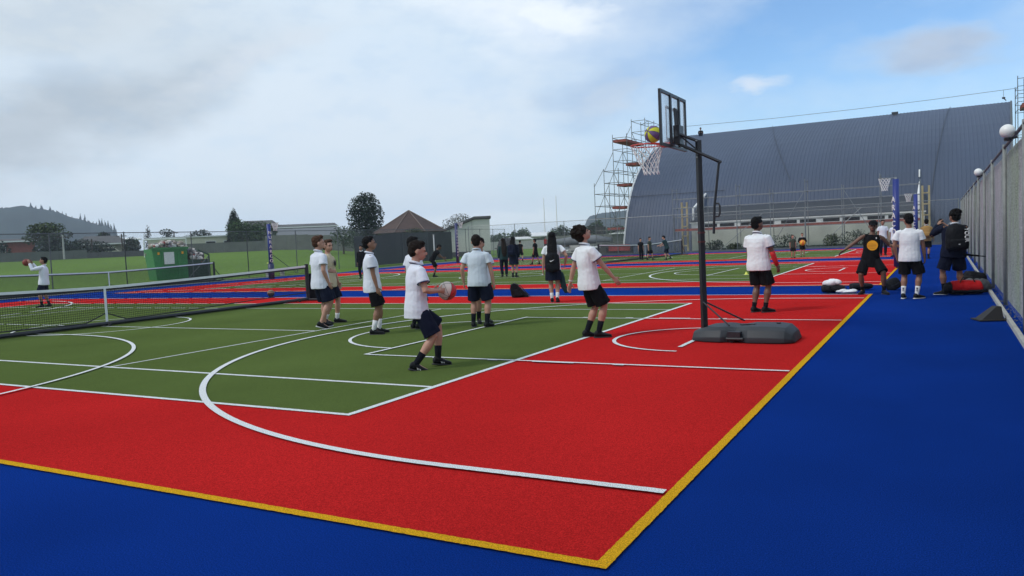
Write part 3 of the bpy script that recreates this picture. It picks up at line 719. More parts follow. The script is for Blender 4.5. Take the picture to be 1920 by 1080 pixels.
# ---- further away
p = person('girl in dark blazer with rucksack standing beside her friend on the second court', (-15.5, 28.3), 20, 1.66, M_skinL, ('long', M_hairK), M_navy, 'jacket', M_navy, 'skirt', sock=M_sockb, ank=((-.05, .03), (.05, 0)), headrot=(-10, 0))
on_back(p, 'dark rucksack on the girl in the blazer', M_navy, drop=.02)
p = person('friend in blue-grey top turned to the girl in the blazer', (-16.3, 28.9), -6, 1.62, M_skinL, ('long', M_hairD), M_grn, 'jacket', M_navy, 'trousers', headrot=(20, 0))
person('small pupil in black crossing the far court with legs apart', (-26.6, 49.6), 20, 1.50, M_skinL, ('short', M_hairK), M_blackc, 'tee', M_blackc, sock=M_sockb, ank=((-.10, .02), (.10, 0)), trim=None)
person('pupil in black walking half hidden left of the long haired girl', (-21.5, 42.0), -60, 1.55, M_skinT, ('short', M_hairK), M_blackc, 'tee', M_blackc, sock=M_sockb, ank=((-.05, .14), (.05, -.14)))
person('leftmost child of the trio by the far tennis net, dark top and dark trousers', (-15.80, 44.62), 150, 1.30, M_skinL, ('short', M_hairK), M_blackc, 'tee', M_blackc, 'trousers', headrot=(10, 0), sock=M_sockw)
person('middle child of the trio by the far net, grey-green tee, one foot forward', (-15.09, 44.17), 120, 1.36, M_skinL, ('short', M_hairD), M_olivec, 'tee', M_blackc, sock=M_sockb, ank=((-.08, .10), (.06, -.10)))
person('rightmost child of the trio by the far net, leaning with arm stretched left', (-13.80, 43.37), -70, 1.42, M_skinL, ('short', M_hairK), M_grn, 'tee', M_navy, sock=M_sockb, lean=(16, 0), wr=((-.12, .30, .60), (.12, .26, .58)), ank=((-.03, .02), (.03, -.14, .10)))
person('small child in olive tee standing beside the one with the orange ball', (-6.65, 41.37), 160, 1.16, M_skinL, ('short', M_hairB), M_olivec, 'tee', M_blackc, sock=None)
p = person('small child in black hugging an orange ball near the hedge', (-6.45, 43.1), 178, 1.22, M_skinL, ('short', M_hairB), M_blackc, 'jacket', M_blackc, sock=None, wr=((-.07, .16, .58), (.07, .16, .58)), elb=((-1, -.4, -.3), (1, -.4, -.3)))
ball('orange and yellow ball clutched by the small child in black', rel(p, (0, .27, .73)), .15, [bmatl('ball_orange', (.75, .16, .02)), bmatl('ball_yel', (.8, .42, .03))], (.5, .3, 0), panels=8)
p = person('boy in loose white shirt at far left raising a ball in front of his face', (-26.3, 15.36), -72, 1.66, M_skinT, ('short', M_hairK), M_white, 'jacket', M_navy, sock=M_sockb, wr=((-.10, .20, .90), (.08, .21, .90)), elb=((-.4, .6, -1), (.4, .6, -1)),
       ank=((-.06, .05), (.06, -.05)), lean=(-4, 0), headrot=(0, 6), palm=((.8, .4, 0), (-.8, .4, 0)), build=1.1)
ball('dark red basketball held at the face of the boy on the far left', rel(p, (-.02, .47, 1.52)), .12, [bmatl('ball_maroon', (.22, .035, .02)), bmatl('ball_maroon2', (.20, .03, .02))], (.5, .3, 0))
person('person in dark clothes standing half hidden behind the boy with long white socks', (-24.5, 29.54), 200, 1.60, M_skinT, ('short', M_hairK), M_blackc, 'jacket', M_blackc, 'trousers')
person('person in dark clothes bent forward near the middle court edge with one arm out', (-20.6, 29.9), 90, 1.60, M_skinB, ('short', M_hairK), M_blackc, 'tee', M_blackc, lean=(30, 0), hip=(0, -.03, .50), wr=((-.1, .3, .55), (.1, .32, .50)), sock=M_sockb)
p = person('passer-by with tan backpack and tan top walking off along the fence path', (-.62, 36.6), 0, 1.62, M_skinT, ('short', M_hairK), M_tanc, 'jacket', M_blackc, sock=M_sockb, ank=((-.04, .03), (.035, -.03)), wr=((-.15, .03, .47), (.16, .03, .47)))
on_back(p, 'tan canvas backpack worn by the passer-by near the fence', cloth('mustard_canvas', (.36, .22, .08)), drop=-.02)
person('boy in white top and long dark trousers far behind the boy in the singlet', (-2.54, 41.3), 170, 1.70, M_skinT, ('short', M_hairK), M_white, 'tee', M_navy, 'trousers', headrot=(0, 0))
person('pupil in white shirt mostly hidden by the blue netball post', (-1.95, 39.7), 200, 1.62, M_skinT, ('short', M_hairK), M_white, 'tee', M_navy)
person('roof worker sitting on the ridge of the gymnasium', (-20.5, 76.2), 180, 1.6, M_skinT, ('cap', M_hairK), M_blackc, 'jacket', M_navy, 'trousers', z0=10.25, hip=(0, 0, .35), ank=((-.06, .28, .22), (.06, .28, .22)), wr=((-.08, .2, .5), (.08, .2, .5)))

# ------------------------------------------------------------------ portable basketball hoop
HY = 11.05; PX = -3.0
t = empty('basketball_hoop', (PX, HY, 0.012), 'portable basketball hoop on a black pole with a weighted dark grey base', 'basketball hoop')
bm = BM()
# base: long moulded tank with chamfered top, tapered nose and notch in the near side
def ringb(x, w, h, y=0, z=.0):
    pts = [(-w, 0), (-w, .35*h), (-w*.86, .80*h), (-w*.66, h), (w*.66, h), (w*.86, .80*h), (w, .35*h), (w, 0)]
    return [bm.verts.new((x, y+a, z+b)) for a, b in pts]
rs = [ringb(-.13, .20, .045), ringb(-.09, .30, .13), ringb(.10, .39, .185), ringb(.32, .42, .20), ringb(.40, .36, .20), ringb(.50, .30, .19), ringb(.60, .36, .20), ringb(.68, .42, .21),
      ringb(1.02, .42, .21), ringb(1.15, .40, .195), ringb(1.24, .33, .12), ringb(1.27, .28, .04)]
for a, b in zip(rs, rs[1:]):
    for j in range(8): bm.faces.new((a[j], a[(j+1) % 8], b[(j+1) % 8], b[j]))
bm.faces.new(rs[0][::-1]); bm.faces.new(rs[-1])
o = obj('base_tank', bm, M_plast, t); bv = o.modifiers.new('bevel', 'BEVEL'); bv.width = .022; bv.segments = 3; bv.limit_method = 'ANGLE'; bv.angle_limit = R(22)
o.data.shade_smooth()
bm = BM(); box(bm, (.50, -.36, .09), (.17, .10, .11)); tube(bm, [(.40, -.40, .05), (.62, -.40, .05)], .022, 8); obj('axle_bracket', bm, M_black, t)
for s in (-1, 1):
    bm = BM(); tube(bm, [(.46, s*.37-.02, .05), (.46, s*.37+.02, .05)], .05, 16); obj('wheel', bm, M_rubber, t)
bm = BM(); box(bm, (.62, -.05, .214), (.20, .06, .012)); obj('top_plate', bm, M_black, t)
bm = BM(); tube(bm, [(1.0, .1, .20), (1.0, .1, .225)], .03, 12); obj('filler_cap', bm, M_black, t)
bm = BM(); tube(bm, [(0, 0, .12), (-.005, 0, .95), (-.01, 0, 1.9), (-.01, 0, 2.80)], [.050, .048, .046, .044], 4, ref=None); 
o = obj('pole', bm, M_black, t)
for z_ in (1.36, 1.49):
    bm = BM(); tube(bm, [(-.006, 0, z_), (-.006, 0, z_+.025)], .056, 4); obj('pole_band', bm, material('faded_red_band', (.10, .03, .03), rough=.8), t)
for s in (-1, 1):
    bm = BM(); tube(bm, [(0, s*.04, .52), (.42 if s < 0 else .50, s*.30, .22)], .012, 8); obj('strut', bm, M_black, t)
BX = -.36      # board plane
bm = BM()
for s in (-1, 1): tube(bm, [(-.02, s*.055, 2.79), (BX+.02, s*.055, 2.94)], .020, 4)
obj('upper_arm', bm, M_black, t)
bm = BM()
for s in (-1, 1): tube(bm, [(.29, s*.055, 2.47), (BX+.02, s*.055, 2.80)], .020, 4)
obj('lower_arm', bm, M_black, t)
bm = BM(); tube(bm, [(-.02, 0, 2.66), (BX+.04, 0, 2.94)], .012, 6); box(bm, (BX+.07, 0, 2.90), (.09, .20, .26)); obj('board_bracket', bm, M_black, t)
bm = BM(); tube(bm, [(.27, 0, 2.47), (.19, 0, 1.85), (.17, 0, 1.48)], .018, 8); obj('lift_rod', bm, M_black, t)
bm = BM(); tube(bm, [(.20, 0, 1.90), (.25, 0, 1.90), (.265, 0, 1.86), (.262, 0, 1.76), (.245, 0, 1.72), (.185, 0, 1.72)], .014, 8); obj('lift_handle', bm, M_plast, t, True)
bm = BM()
for z in (2.79, 2.56):
    for q in ((-.02, z), (.27, 2.47)): tube(bm, [(q[0], -.075, q[1]), (q[0], .075, q[1])], .012, 8)
obj('bolt', bm, M_galv, t)
bm = BM(); Z0, Z1, YW = 2.735, 3.46, .585
for y_ in (-YW, YW): box(bm, (BX, y_, (Z0+Z1)/2), (.035, .04, Z1-Z0+.04))
for z_ in (Z0, Z1): box(bm, (BX, 0, z_), (.037, 2*YW-.04, .04))
for y_ in (-.20, .20): box(bm, (BX+.025, y_, (Z0+Z1)/2), (.03, .05, Z1-Z0-.03))
obj('board_frame', bm, M_black, t)
mg = bpy.data.materials.new('clear_acrylic'); mg.use_nodes = True; tt = mg.node_tree; pb = tt.nodes['Principled BSDF']
pb.inputs['Base Color'].default_value = (.75, .80, .86, 1); pb.inputs['Roughness'].default_value = .15; pb.inputs['Alpha'].default_value = .30  # whitish tint and opacity carry the sky glare on the clear sheet
bm = BM(); box(bm, (BX-.004, 0, (Z0+Z1)/2), (.008, 2*YW-.05, Z1-Z0-.05)); obj('backboard', bm, mg, t)
bm = BM()
for a, b in (((-.30, 2.83), (-.30, 3.27)), ((.30, 2.83), (.30, 3.27))): box(bm, (BX-.0095, a[0], (a[1]+b[1])/2), (.003, .04, .44))
for z_ in (2.83, 3.27): box(bm, (BX-.0098, 0, z_), (.003, .64, .04))
obj('target_square', bm, M_print, t)
for s in (-1, 1):
    bm = BM(); tube(bm, [(BX+.03, s*.03, 3.28), (BX+.05, s*.05, 3.05), (BX+.07, s*.10, 2.86)], [.018, .02, .03], 8); obj('board_brace', bm, M_black, t)
RZ, RX = 2.80, BX-.40
M_rim = material('red_rim', (.50, .03, .02), rough=.4)
bm = BM(); tube(bm, [(RX+.235*math.cos(2*PI*k/40), .235*math.sin(2*PI*k/40), RZ) for k in range(40)], .010, 8, True)
box(bm, (BX-.09, 0, RZ-.02), (.16, .14, .06)); tube(bm, [(BX-.02, -.10, RZ-.05), (RX+.1, -.20, RZ)], .008, 6); tube(bm, [(BX-.02, .10, RZ-.05), (RX+.1, .20, RZ)], .008, 6)
obj('rim', bm, M_rim, t)
def net(bm, c, r0, r1, h, n=12, rows=6, rad=.004, sway=(0, 0)):
    def pt(i, j):
        a = 2*PI*(i+(j % 2)*.5)/n; k = j/rows; rr_ = r0+(r1-r0)*min(1, k*1.25)
        return Vector((c[0]+rr_*math.cos(a)+sway[0]*k*k, c[1]+rr_*math.sin(a)+sway[1]*k*k, c[2]-h*k))
    for j in range(rows):
        for i in range(n):
            tube(bm, [pt(i, j), pt(i, j+1)], rad, 4); tube(bm, [pt(i, j), pt(i-1 if j % 2 == 0 else i+1, j+1)], rad, 4)
bm = BM(); net(bm, (RX, 0, RZ-.005), .235, .11, .42, rad=.0055, sway=(.06, 0)); obj('net', bm, M_cord, t)
ball('purple and yellow ball dropping into the portable hoop', (PX+RX+.10, HY-.02, RZ+.16), .122, [bmatl('ball_lime', (.55, .55, .03)), bmatl('ball_purple', (.13, .07, .20))], (R(70), 0, R(-20)), panels=8)
ball('old brown basketball lying on the blue strip behind the near tennis net', (-19.7, 19.0, .125), .12, [bmatl('ball_tan', (.30, .18, .11)), bmatl('ball_dk', (.08, .04, .03))], (R(90), 0, 0), style='half')

# ------------------------------------------------------------------ netball posts
def netball_post(label, xy, rimdir, blue, Hp=3.05, letters=None, pad=(0.25, 2.9), rad=.10, lower=None):
    t = empty('netball_post', (xy[0], xy[1], .012), label, 'netball post', 0, 'netball posts at the court ends')
    bm = BM(); tube(bm, [(0, 0, 0), (0, 0, Hp)], .04, 12); obj('pole', bm, M_galv, t, True)
    bm = BM(); tube(bm, [(0, 0, lower or .05), (0, 0, 2.98)], rad, 4 if False else 14); obj('pad', bm, blue, t, True)
    if lower:
        bm = BM(); tube(bm, [(0, 0, .03), (0, 0, lower)], rad*1.6, 14); obj('lower_pad', bm, M_paddark, t, True)
    d = Vector((rimdir[0], rimdir[1], 0)).normalized(); c = d*.34
    bm = BM(); tube(bm, [(0, 0, Hp-.02), d*.15+Z3*(Hp-.02)], .014, 8); tube(bm, [(c.x+.19*math.cos(2*PI*k/30), c.y+.19*math.sin(2*PI*k/30), Hp-.02) for k in range(30)], .008, 6, True); obj('ring', bm, M_galv, t)
    bm = BM(); net(bm, (c.x, c.y, Hp-.02), .19, .095, .42, 10, 6, .006); obj('net', bm, M_cord, t)
    if letters:
        f = Vector((-xy[0], -xy[1], 0)).normalized(); rz = math.atan2(f.x, -f.y)
        off = letters[2]
        text_mesh('lettering', letters[0], letters[1], M_print, t, Matrix.Rotation(rz+off, 4, 'Z') @ Matrix.Translation((0, -rad-.004, letters[3])) @ Matrix.Rotation(PI/2, 4, 'X'), .010, True, letters[4])
    return t
netball_post('tall royal blue padded netball post behind the boy in the plain white tee', (-1.39, 29.4), (-1, -.1), M_padblue, letters=('ARACOM', .27, -.95, 1.62, 1.0), rad=.10)
netball_post('shorter looking royal blue netball post further down the fence path', (-1.28, 46.6), (-1, -.1), M_padblue, letters=('ARACO', .27, -.95, 1.7, 1.05), rad=.10)
netball_post('navy netball post with white upright letters beyond the left net', (-31.9, 30.9), (.8, .6), M_padblue, letters=('NURARCO', .24, .45, 1.75, 1.05), lower=.85, rad=.10)
netball_post('distant purple-blue netball post in front of the brown roofed hut', (-31.7, 49.2), (.8, .6), material('purple_vinyl_pad', (.025, .03, .12), rough=.5), letters=('ARACOMARC', .20, .55, 1.5, 1.15), rad=.11)

# ------------------------------------------------------------------ tennis nets
def tennis_net(label, c, rz, hl=6.4, simple=False, ground=.0, base=True, bag=False):
    t = empty('tennis_net', (c[0], c[1], ground+.012), label, 'tennis net', rz, 'portable tennis nets')
    hz = lambda u: .895+.155*abs(u/hl)**1.3
    K = 26
    us = [hl*(-1+2*k/K) for k in range(K+1)]
    bz = lambda u: .17+.05*math.sin(u*1.7)*0-.07*math.cos(u/hl*PI)*.9*(-1 if abs(u) < .01 else 1)+(.06 if abs(u) < .3 else 0)
    bm = BM(); top = [bm.verts.new((0, 0, 0)) for _ in us]
    bmesh.ops.delete(bm, geom=top, context='VERTS')
    a = [bm.verts.new((u, 0, hz(u)-.05)) for u in us]; b = [bm.verts.new((u, 0, bz(u))) for u in us]
    for k in range(K): bm.faces.new((a[k], a[k+1], b[k+1], b[k]))
    obj('netting', bm, M_netb, t)
    bm = BM()
    for k in range(K):
        u0, u1 = us[k], us[k+1]
        for y_ in (-.012, .012):
            quad(bm, [(u0, y_, hz(u0)-.055), (u1, y_, hz(u1)-.055), (u1, y_, hz(u1)), (u0, y_, hz(u0))])
        quad(bm, [(u0, -.012, hz(u0)), (u1, -.012, hz(u1)), (u1, .012, hz(u1)), (u0, .012, hz(u0))])
    bmesh.ops.remove_doubles(bm, verts=bm.verts, dist=.0005); obj('top_tape', bm, M_tape, t)
    bm = BM(); quadN = [(-.014, .045), (.014, .045)]
    for k in range(K):
        u0, u1 = us[k], us[k+1]
        quad(bm, [(u0, -.006, hz(u0)-.095), (u1, -.006, hz(u1)-.095), (u1, -.006, hz(u1)-.056), (u0, -.006, hz(u0)-.056)])
    obj('tape_shadow', bm, M_rubber, t)  # black strip standing in for the shadow band below the white tape
    bm = BM(); tube(bm, [(u, 0, bz(u)) for u in us], .014, 6); obj('bottom_cord', bm, M_rubber, t)
    bm = BM(); box(bm, (0, -.014, hz(0)*.5+.05), (.055, .006, hz(0)-.10)); obj('centre_strap', bm, M_tape, t)
    if base:
        bm = BM(); tube(bm, [(-hl-.1, 0, .055), (hl+.1, 0, .055)], .048, 10); obj('base_beam', bm, M_black, t)
        for q in (0, hl*.93, -hl*.93):
            for s in (-1, 1):
                bm = BM(); tube(bm, [(q-.02, s*.11, .045), (q+.02, s*.11, .045)], .045, 12); obj('wheel', bm, M_rubber, t)
    for s in (-1, 1):
        bm = BM(); tube(bm, [(s*(hl+.02), 0, .03), (s*(hl+.02), 0, 1.09)], .055, 10); obj('post', bm, M_black, t)
        bm = BM(); tube(bm, [(s*(hl+.02), -.45, .04), (s*(hl+.02), .45, .04)], .035, 8)
        tube(bm, [(s*(hl+.02), 0, .75), (s*(hl+.62), 0, .05)], .022, 8); tube(bm, [(s*(hl), 0, .05), (s*(hl+.70), 0, .05)], .03, 8); obj('foot', bm, M_black, t)
    if bag:
        bm = BM(); loft(bm, [(Vector((hl+.32, 0, .08)), X3*.30, Y3*.16), (Vector((hl+.28, 0, .40)), X3*.26, Y3*.14), (Vector((hl+.20, 0, .66)), X3*.16, Y3*.11), (Vector((hl+.12, 0, .80)), X3*.08, Y3*.07)]); remesh(obj('cover_bag', bm, M_blackc, t), .02, 1, .03)
    return t
tennis_net('long black tennis net with white tape across the near court at left', (-16.55, 11.0), PI/2, bag=True)
tennis_net('second black tennis net standing on the grass edge in front of the green skip', (-35.1, 23.6), R(92))
tennis_net('far tennis net reaching to the gymnasium wall', (-16.3, 46.8), R(86))

# ------------------------------------------------------------------ right hand fence
FX = .95
t = empty('court_fence', (FX, 26, 0), 'tall chain link fence with grey windbreak cloth running along the right edge', 'fence')
def cloth_mat():
    mt = bpy.data.materials.new('windbreak_cloth'); mt.use_nodes = True; q = mt.node_tree; b = q.nodes['Principled BSDF']
    b.inputs['Roughness'].default_value = .95
    tcn = q.nodes.new('ShaderNodeTexCoord'); mp = q.nodes.new('ShaderNodeMapping'); mp.inputs['Scale'].default_value = (1, 1, .35)
    q.links.new(tcn.outputs['Object'], mp.inputs[0])
    n1 = q.nodes.new('ShaderNodeTexNoise'); n1.inputs['Scale'].default_value = .55; n1.inputs['Detail'].default_value = 4; n1.inputs['Roughness'].default_value = .55
    n2 = q.nodes.new('ShaderNodeTexNoise'); n2.inputs['Scale'].default_value = 17; n2.inputs['Detail'].default_value = 4; n2.inputs['Roughness'].default_value = .75
    n3 = q.nodes.new('ShaderNodeTexNoise'); n3.inputs['Scale'].default_value = 4.5; n3.inputs['Detail'].default_value = 4
    for n in (n1, n3): q.links.new(mp.outputs[0], n.inputs['Vector'])
    mp2 = q.nodes.new('ShaderNodeMapping'); mp2.inputs['Scale'].default_value = (1, .25, 2.2); q.links.new(tcn.outputs['Object'], mp2.inputs[0]); q.links.new(mp2.outputs[0], n2.inputs['Vector'])
    cr = q.nodes.new('ShaderNodeValToRGB'); q.links.new(n1.outputs['Fac'], cr.inputs[0])
    e = cr.color_ramp.elements; e[0].position = .40; e[0].color = (.24, .30, .20, 1); e[1].position = .62; e[1].color = (.36, .33, .36, 1)
    k = cr.color_ramp.elements.new(.50); k.color = (.27, .30, .28, 1)
    hs = q.nodes.new('ShaderNodeHueSaturation'); q.links.new(cr.outputs[0], hs.inputs['Color'])
    mm = q.nodes.new('ShaderNodeMath'); mm.operation = 'MULTIPLY_ADD'; q.links.new(n2.outputs['Fac'], mm.inputs[0]); mm.inputs[1].default_value = 2.6; mm.inputs[2].default_value = -.55
    m3 = q.nodes.new('ShaderNodeMath'); m3.operation = 'MULTIPLY_ADD'; q.links.new(n3.outputs['Fac'], m3.inputs[0]); m3.inputs[1].default_value = .9; q.links.new(mm.outputs[0], m3.inputs[2])
    m4 = q.nodes.new('ShaderNodeMath'); m4.operation = 'SUBTRACT'; q.links.new(m3.outputs[0], m4.inputs[0]); m4.inputs[1].default_value = .2
    q.links.new(m4.outputs[0], hs.inputs['Value']); q.links.new(hs.outputs[0], b.inputs['Base Color'])
    bp = q.nodes.new('ShaderNodeBump'); bp.inputs['Strength'].default_value = .25; bp.inputs['Distance'].default_value = .02; q.links.new(n3.outputs['Fac'], bp.inputs['Height']); q.links.new(bp.outputs[0], b.inputs['Normal'])
    return mt
bm = BM(); NY = 200; NZ = 6; g = []
for i in range(NY+1):
    y_ = -30+62.2*i/NY
    g.append([bm.verts.new((.07+.02*noise.noise((y_*.35, k*.7, 1))+.008*noise.noise((y_*1.6, k, 4)), y_, .03+2.66*k/NZ)) for k in range(NZ+1)])
for i in range(NY):
    for k in range(NZ): bm.faces.new((g[i][k], g[i+1][k], g[i+1][k+1], g[i][k+1]))
obj('windbreak_cloth', bm, cloth_mat(), t, True)
bm = BM(); quad(bm, [(0, -30, .04), (0, 32.2, .04), (0, 32.2, 2.74), (0, -30, 2.74)]); 
obj('chain_link', bm, wire_mat('chain_link_side', (.38, .40, .40), .06, .005, 'YZ'), t)
bm = BM(); tube(bm, [(-.01, -30, 2.75), (-.01, 32.2, 2.75)], .025, 8); obj('top_rail', bm, M_dgalv, t)
y_ = -25.4
while y_ < 32.3:
    bm = BM(); tube(bm, [(-.01, y_, 0), (-.01, y_, 2.80)], .033, 10); o = obj('post', bm, M_postg, t, True); y_ += 3.9
for q, yy, rr_ in (('nearer and larger white globe lamp on the right fence rail', 13.5, .10), ('farther and smaller white globe lamp on the right fence rail', 24.4, .10)):
    g_ = empty('globe_lamp', (FX-.13, yy, 2.745), q, 'lamp', 0, 'white globes on the fence rail')
    bm = BM(); ell(bm, (0, 0, .03), (rr_, rr_, rr_), None, 28, 18); obj('globe', bm, material('opal_globe', (.72, .72, .70), rough=.35), g_, True)
    bm = BM(); tube(bm, [(.12, 0, -.06), (.02, 0, -.08), (0, 0, -.05)], .018, 8); tube(bm, [(0, 0, -.11), (0, 0, -.07)], [.04, .05], 12); obj('bracket', bm, M_black, g_)

# chain link run generic
def fence_run(label, pts, h=2.8, post=.028, mesh=True, spacing=3.0, rail2=None, brace=None, grp=None, cloth_seg=None, railmat=None, zf=None):
    a0 = Vector((*pts[0], 0)); t = empty('chain_link_fence', a0, label, 'fence', 0, grp)
    for a, b in zip(pts, pts[1:]):
        a = Vector((*a, 0)); b = Vector((*b, 0)); n = max(1, round((b-a).length/spacing))
        bm = BM(); tube(bm, [a-a0+Z3*h, b-a0+Z3*h], post*.8, 6)
        if rail2: tube(bm, [a-a0+Z3*rail2, b-a0+Z3*rail2], post*.6, 6)
        obj('rail', bm, railmat or M_dgalv, t)
        for k in range(n+1):
            p_ = a+(b-a)*k/n-a0; bm = BM(); tube(bm, [p_, p_+Z3*(h+.04)], post, 8); obj('post', bm, railmat or M_dgalv, t)
        if mesh:
            d = (b-a); me_o = None; bm = BM(); Lr = d.length
            quad(bm, [(0, 0, .03), (Lr, 0, .03), (Lr, 0, h-.02), (0, 0, h-.02)])
            o = obj('chain_link', bm, M_chain, t); o.location = a-a0; o.rotation_euler = (0, 0, math.atan2(d.y, d.x))
    if brace:
        for (x0, y0, z0, x1, y1, z1) in brace:
            bm = BM(); tube(bm, [Vector((x0, y0, z0))-a0, Vector((x1, y1, z1))-a0], .022, 6); obj('brace', bm, railmat or M_dgalv, t)
    return t
lf = [(-36.0, 10), (-36.3, 25.4), (-37.2, 34.2), (-38.0, 47.4), (-39.4, 60), (-42.6, 76)]
t = fence_run('long chain link fence between the courts and the playing field at left', lf, 2.8, rail2=None, spacing=4.4,
          brace=[(-36.9, 31.0, 1.4, -36.9, 29.3, 0), (-37.3, 36, 1.5, -37.5, 38.6, 0), (-36.9, 31, 0, -36.9, 31, 1.4)])
# shade cloth on its far stretch
a = Vector((-38.0, 45.0, 0)); b = Vector((-39.4, 60.2, 0)); bm = BM(); a0 = Vector((-36.0, 10, 0))
pts = []
for k in range(31):
    q = a+(b-a)*k/30; sag = .12*math.sin(k*.9)+.1*noise.noise((k*.3, 0, 0)); pts.append((q-a0+Vector((.06+.02*math.sin(k*1.3), 0, .08)), q-a0+Vector((.06, 0, 2.55-.22*sstep(1-k/14)+.06*sag))))
vs = [(bm.verts.new(u), bm.verts.new(v)) for u, v in pts]
for p_, q_ in zip(vs, vs[1:]): bm.faces.new((p_[0], q_[0], q_[1], p_[1]))
obj('shade_cloth', bm, material('charcoal_shade_cloth', (.050, .055, .056), rough=.95, var=.25, vscale=.6), t)
fence_run('chain link fence closing the far end in front of the gymnasium', [(-36.5, 58.6), (-18.0, 58.6), (.86, 58.6)], 2.9, rail2=None, spacing=4.6, railmat=M_galv,
          brace=[(-14.6, 58.5, .1, -11.4, 58.5, 2.7), (-6.8, 58.5, .9, -4.9, 58.5, 2.7), (-.8, 58.5, .3, .6, 58.5, 1.6)])

# ------------------------------------------------------------------ gymnasium
GX0, GX1 = -23.4, 4.75
prof = [(62, 0), (62.25, .9), (62.6, 1.9), (62.95, 2.75), (63.25, 3.4), (63.8, 4.35), (64.4, 5.2), (65.1, 5.95), (65.9, 6.65), (66.8, 7.3), (67.9, 7.95), (69.2, 8.6), (70.6, 9.15), (72.2, 9.7), (74, 10.25), (75.8, 10.72), (77.6, 11.1), (79.5, 11.3)]
prof += [(159-y, z) for y, z in prof[-2::-1]]
t = empty('gymnasium', (GX0, 62, 0), 'big slate blue arched gymnasium with curved ribbed roof reaching the ground', 'building')
O = Vector((GX0, 62, 0))
bm = BM(); cols = []; x = GX0; rib = .27; k = 0
xs = []
while x < GX1:
    for dx, up in ((0, 0), (.15, 0), (.18, .024), (.24, .024)): xs.append((x+dx, up))
    x += rib
nrm = []
for i in range(len(prof)):
    a = Vector(prof[max(0, i-1)]); b = Vector(prof[min(len(prof)-1, i+1)]); d = (b-a).normalized(); nrm.append(Vector((-d.y, d.x)))
for X_, up in xs:
    cols.append([bm.verts.new((min(X_, 3.95+.062*(min(prof[i][0], 80)-62))-GX0, prof[i][0]+nrm[i].x*up-62, prof[i][1]+nrm[i].y*up)) for i in range(len(prof))])
for a, b, (xa, _), (xb, _) in zip(cols, cols[1:], xs, xs[1:]):
    for i in range(len(prof)-1):
        if -17.5 < (xa+xb)/2 < -1.15 and prof[i+1][1] < 3.5 and prof[i][0] < 70: continue
        bm.faces.new((a[i], a[i+1], b[i+1], b[i]))
obj('arched_roof', bm, M_roof, t)
for X_ in (GX0+.02, GX1-.02):
    bm = BM(); vs = [bm.verts.new((X_-GX0+((.062*(min(y_, 80)-62)-.75) if X_ > 0 else 0), y_-62, z_)) for y_, z_ in prof]; bm.faces.new(vs); obj('end_wall', bm, M_wall, t)
bm = BM()
for i in range(len(prof)//2):
    pass
tube(bm, [(-.06, prof[i][0]-62+nrm[i].x*.05, prof[i][1]+nrm[i].y*.05) for i in range(len(prof))], .07, 4); obj('barge_flashing', bm, M_whitep, t)
bm = BM(); tube(bm, [(GX1-GX0-.73+.062*(min(prof[i][0], 80)-62), prof[i][0]-62+nrm[i].x*.05, prof[i][1]+nrm[i].y*.05) for i in range(len(prof))], .07, 4); obj('barge_flashing', bm, M_dgalv, t)
bm = BM()
for y_, z_ in ((64.05, 4.78),):
    tube(bm, [(0, y_-62-.1, z_), (8, y_-62-.1, z_)], .02, 4)
obj('sheet_lap', bm, M_roof2, t)
# lean-to with high windows
lx0, lx1 = -17.5-GX0, -1.15-GX0
bm = BM(); box(bm, ((lx0+lx1)/2, -.35, .9), (lx1-lx0, .3, 1.8)); obj('lean_to_wall', bm, M_wall, t)
bm = BM(); box(bm, ((lx0+lx1)/2, -.40, 2.0), (lx1-lx0, .22, .40)); obj('window_band', bm, M_whitep, t)
k = 0; x = lx0+.9
while x < lx1-1.2:
    wn = 1.12
    bm = BM(); box(bm, (x+wn/2, -.515, 1.99), (wn, .02, .24)); obj('window', bm, M_glass, t)
    x += wn+(.22 if k % 2 == 0 else .50); k += 1
bm = BM(); a = [(lx0-.1, -.52, 2.24), (lx1+.1, -.52, 2.24), (lx1+.1, 1.5, 3.46), (lx0-.1, 1.5, 3.46)]
v1 = [bm.verts.new(q) for q in a]; v2 = [bm.verts.new((q[0], q[1], q[2]+.12)) for q in a]
bm.faces.new(v1); bm.faces.new(v2[::-1])
for i in range(4): bm.faces.new((v1[i], v1[(i+1) % 4], v2[(i+1) % 4], v2[i]))
obj('lean_to_roof', bm, M_roof2, t)
bm = BM(); box(bm, ((lx0+lx1)/2, -.56, 2.25), (lx1-lx0+.2, .08, .10)); obj('gutter', bm, M_whitep, t)
for X_ in (lx0, lx1):
    bm = BM(); vs = [bm.verts.new((X_, y_-62, z_)) for y_, z_ in prof[:5]]+[bm.verts.new((X_, 4, 3.4)), bm.verts.new((X_, 4, 0))]; bm.faces.new(vs); obj('return_wall', bm, M_wall, t)
bm = BM(); tube(bm, [(lx0+.1, -.3, 2.3), (lx0+.1, -.2, 3.4), (lx0+.35, .9, 3.95), (lx0+.62, 1.75, 4.6)], [.07, .08, .13, .07], 8); obj('downpipe', bm, M_whitep, t)
bm = BM(); tube(bm, [(lx1-.35, -.4, 2.3), (lx1-.35, -.2, 3.4), (lx1-.33, 1.6, 4.4)], [.08, .11, .04], 8); tube(bm, [(lx1-.34, 1.95, 4.75), (lx1-.34, 2.35, 5.3)], .05, 8); obj('downpipe', bm, M_whitep, t)
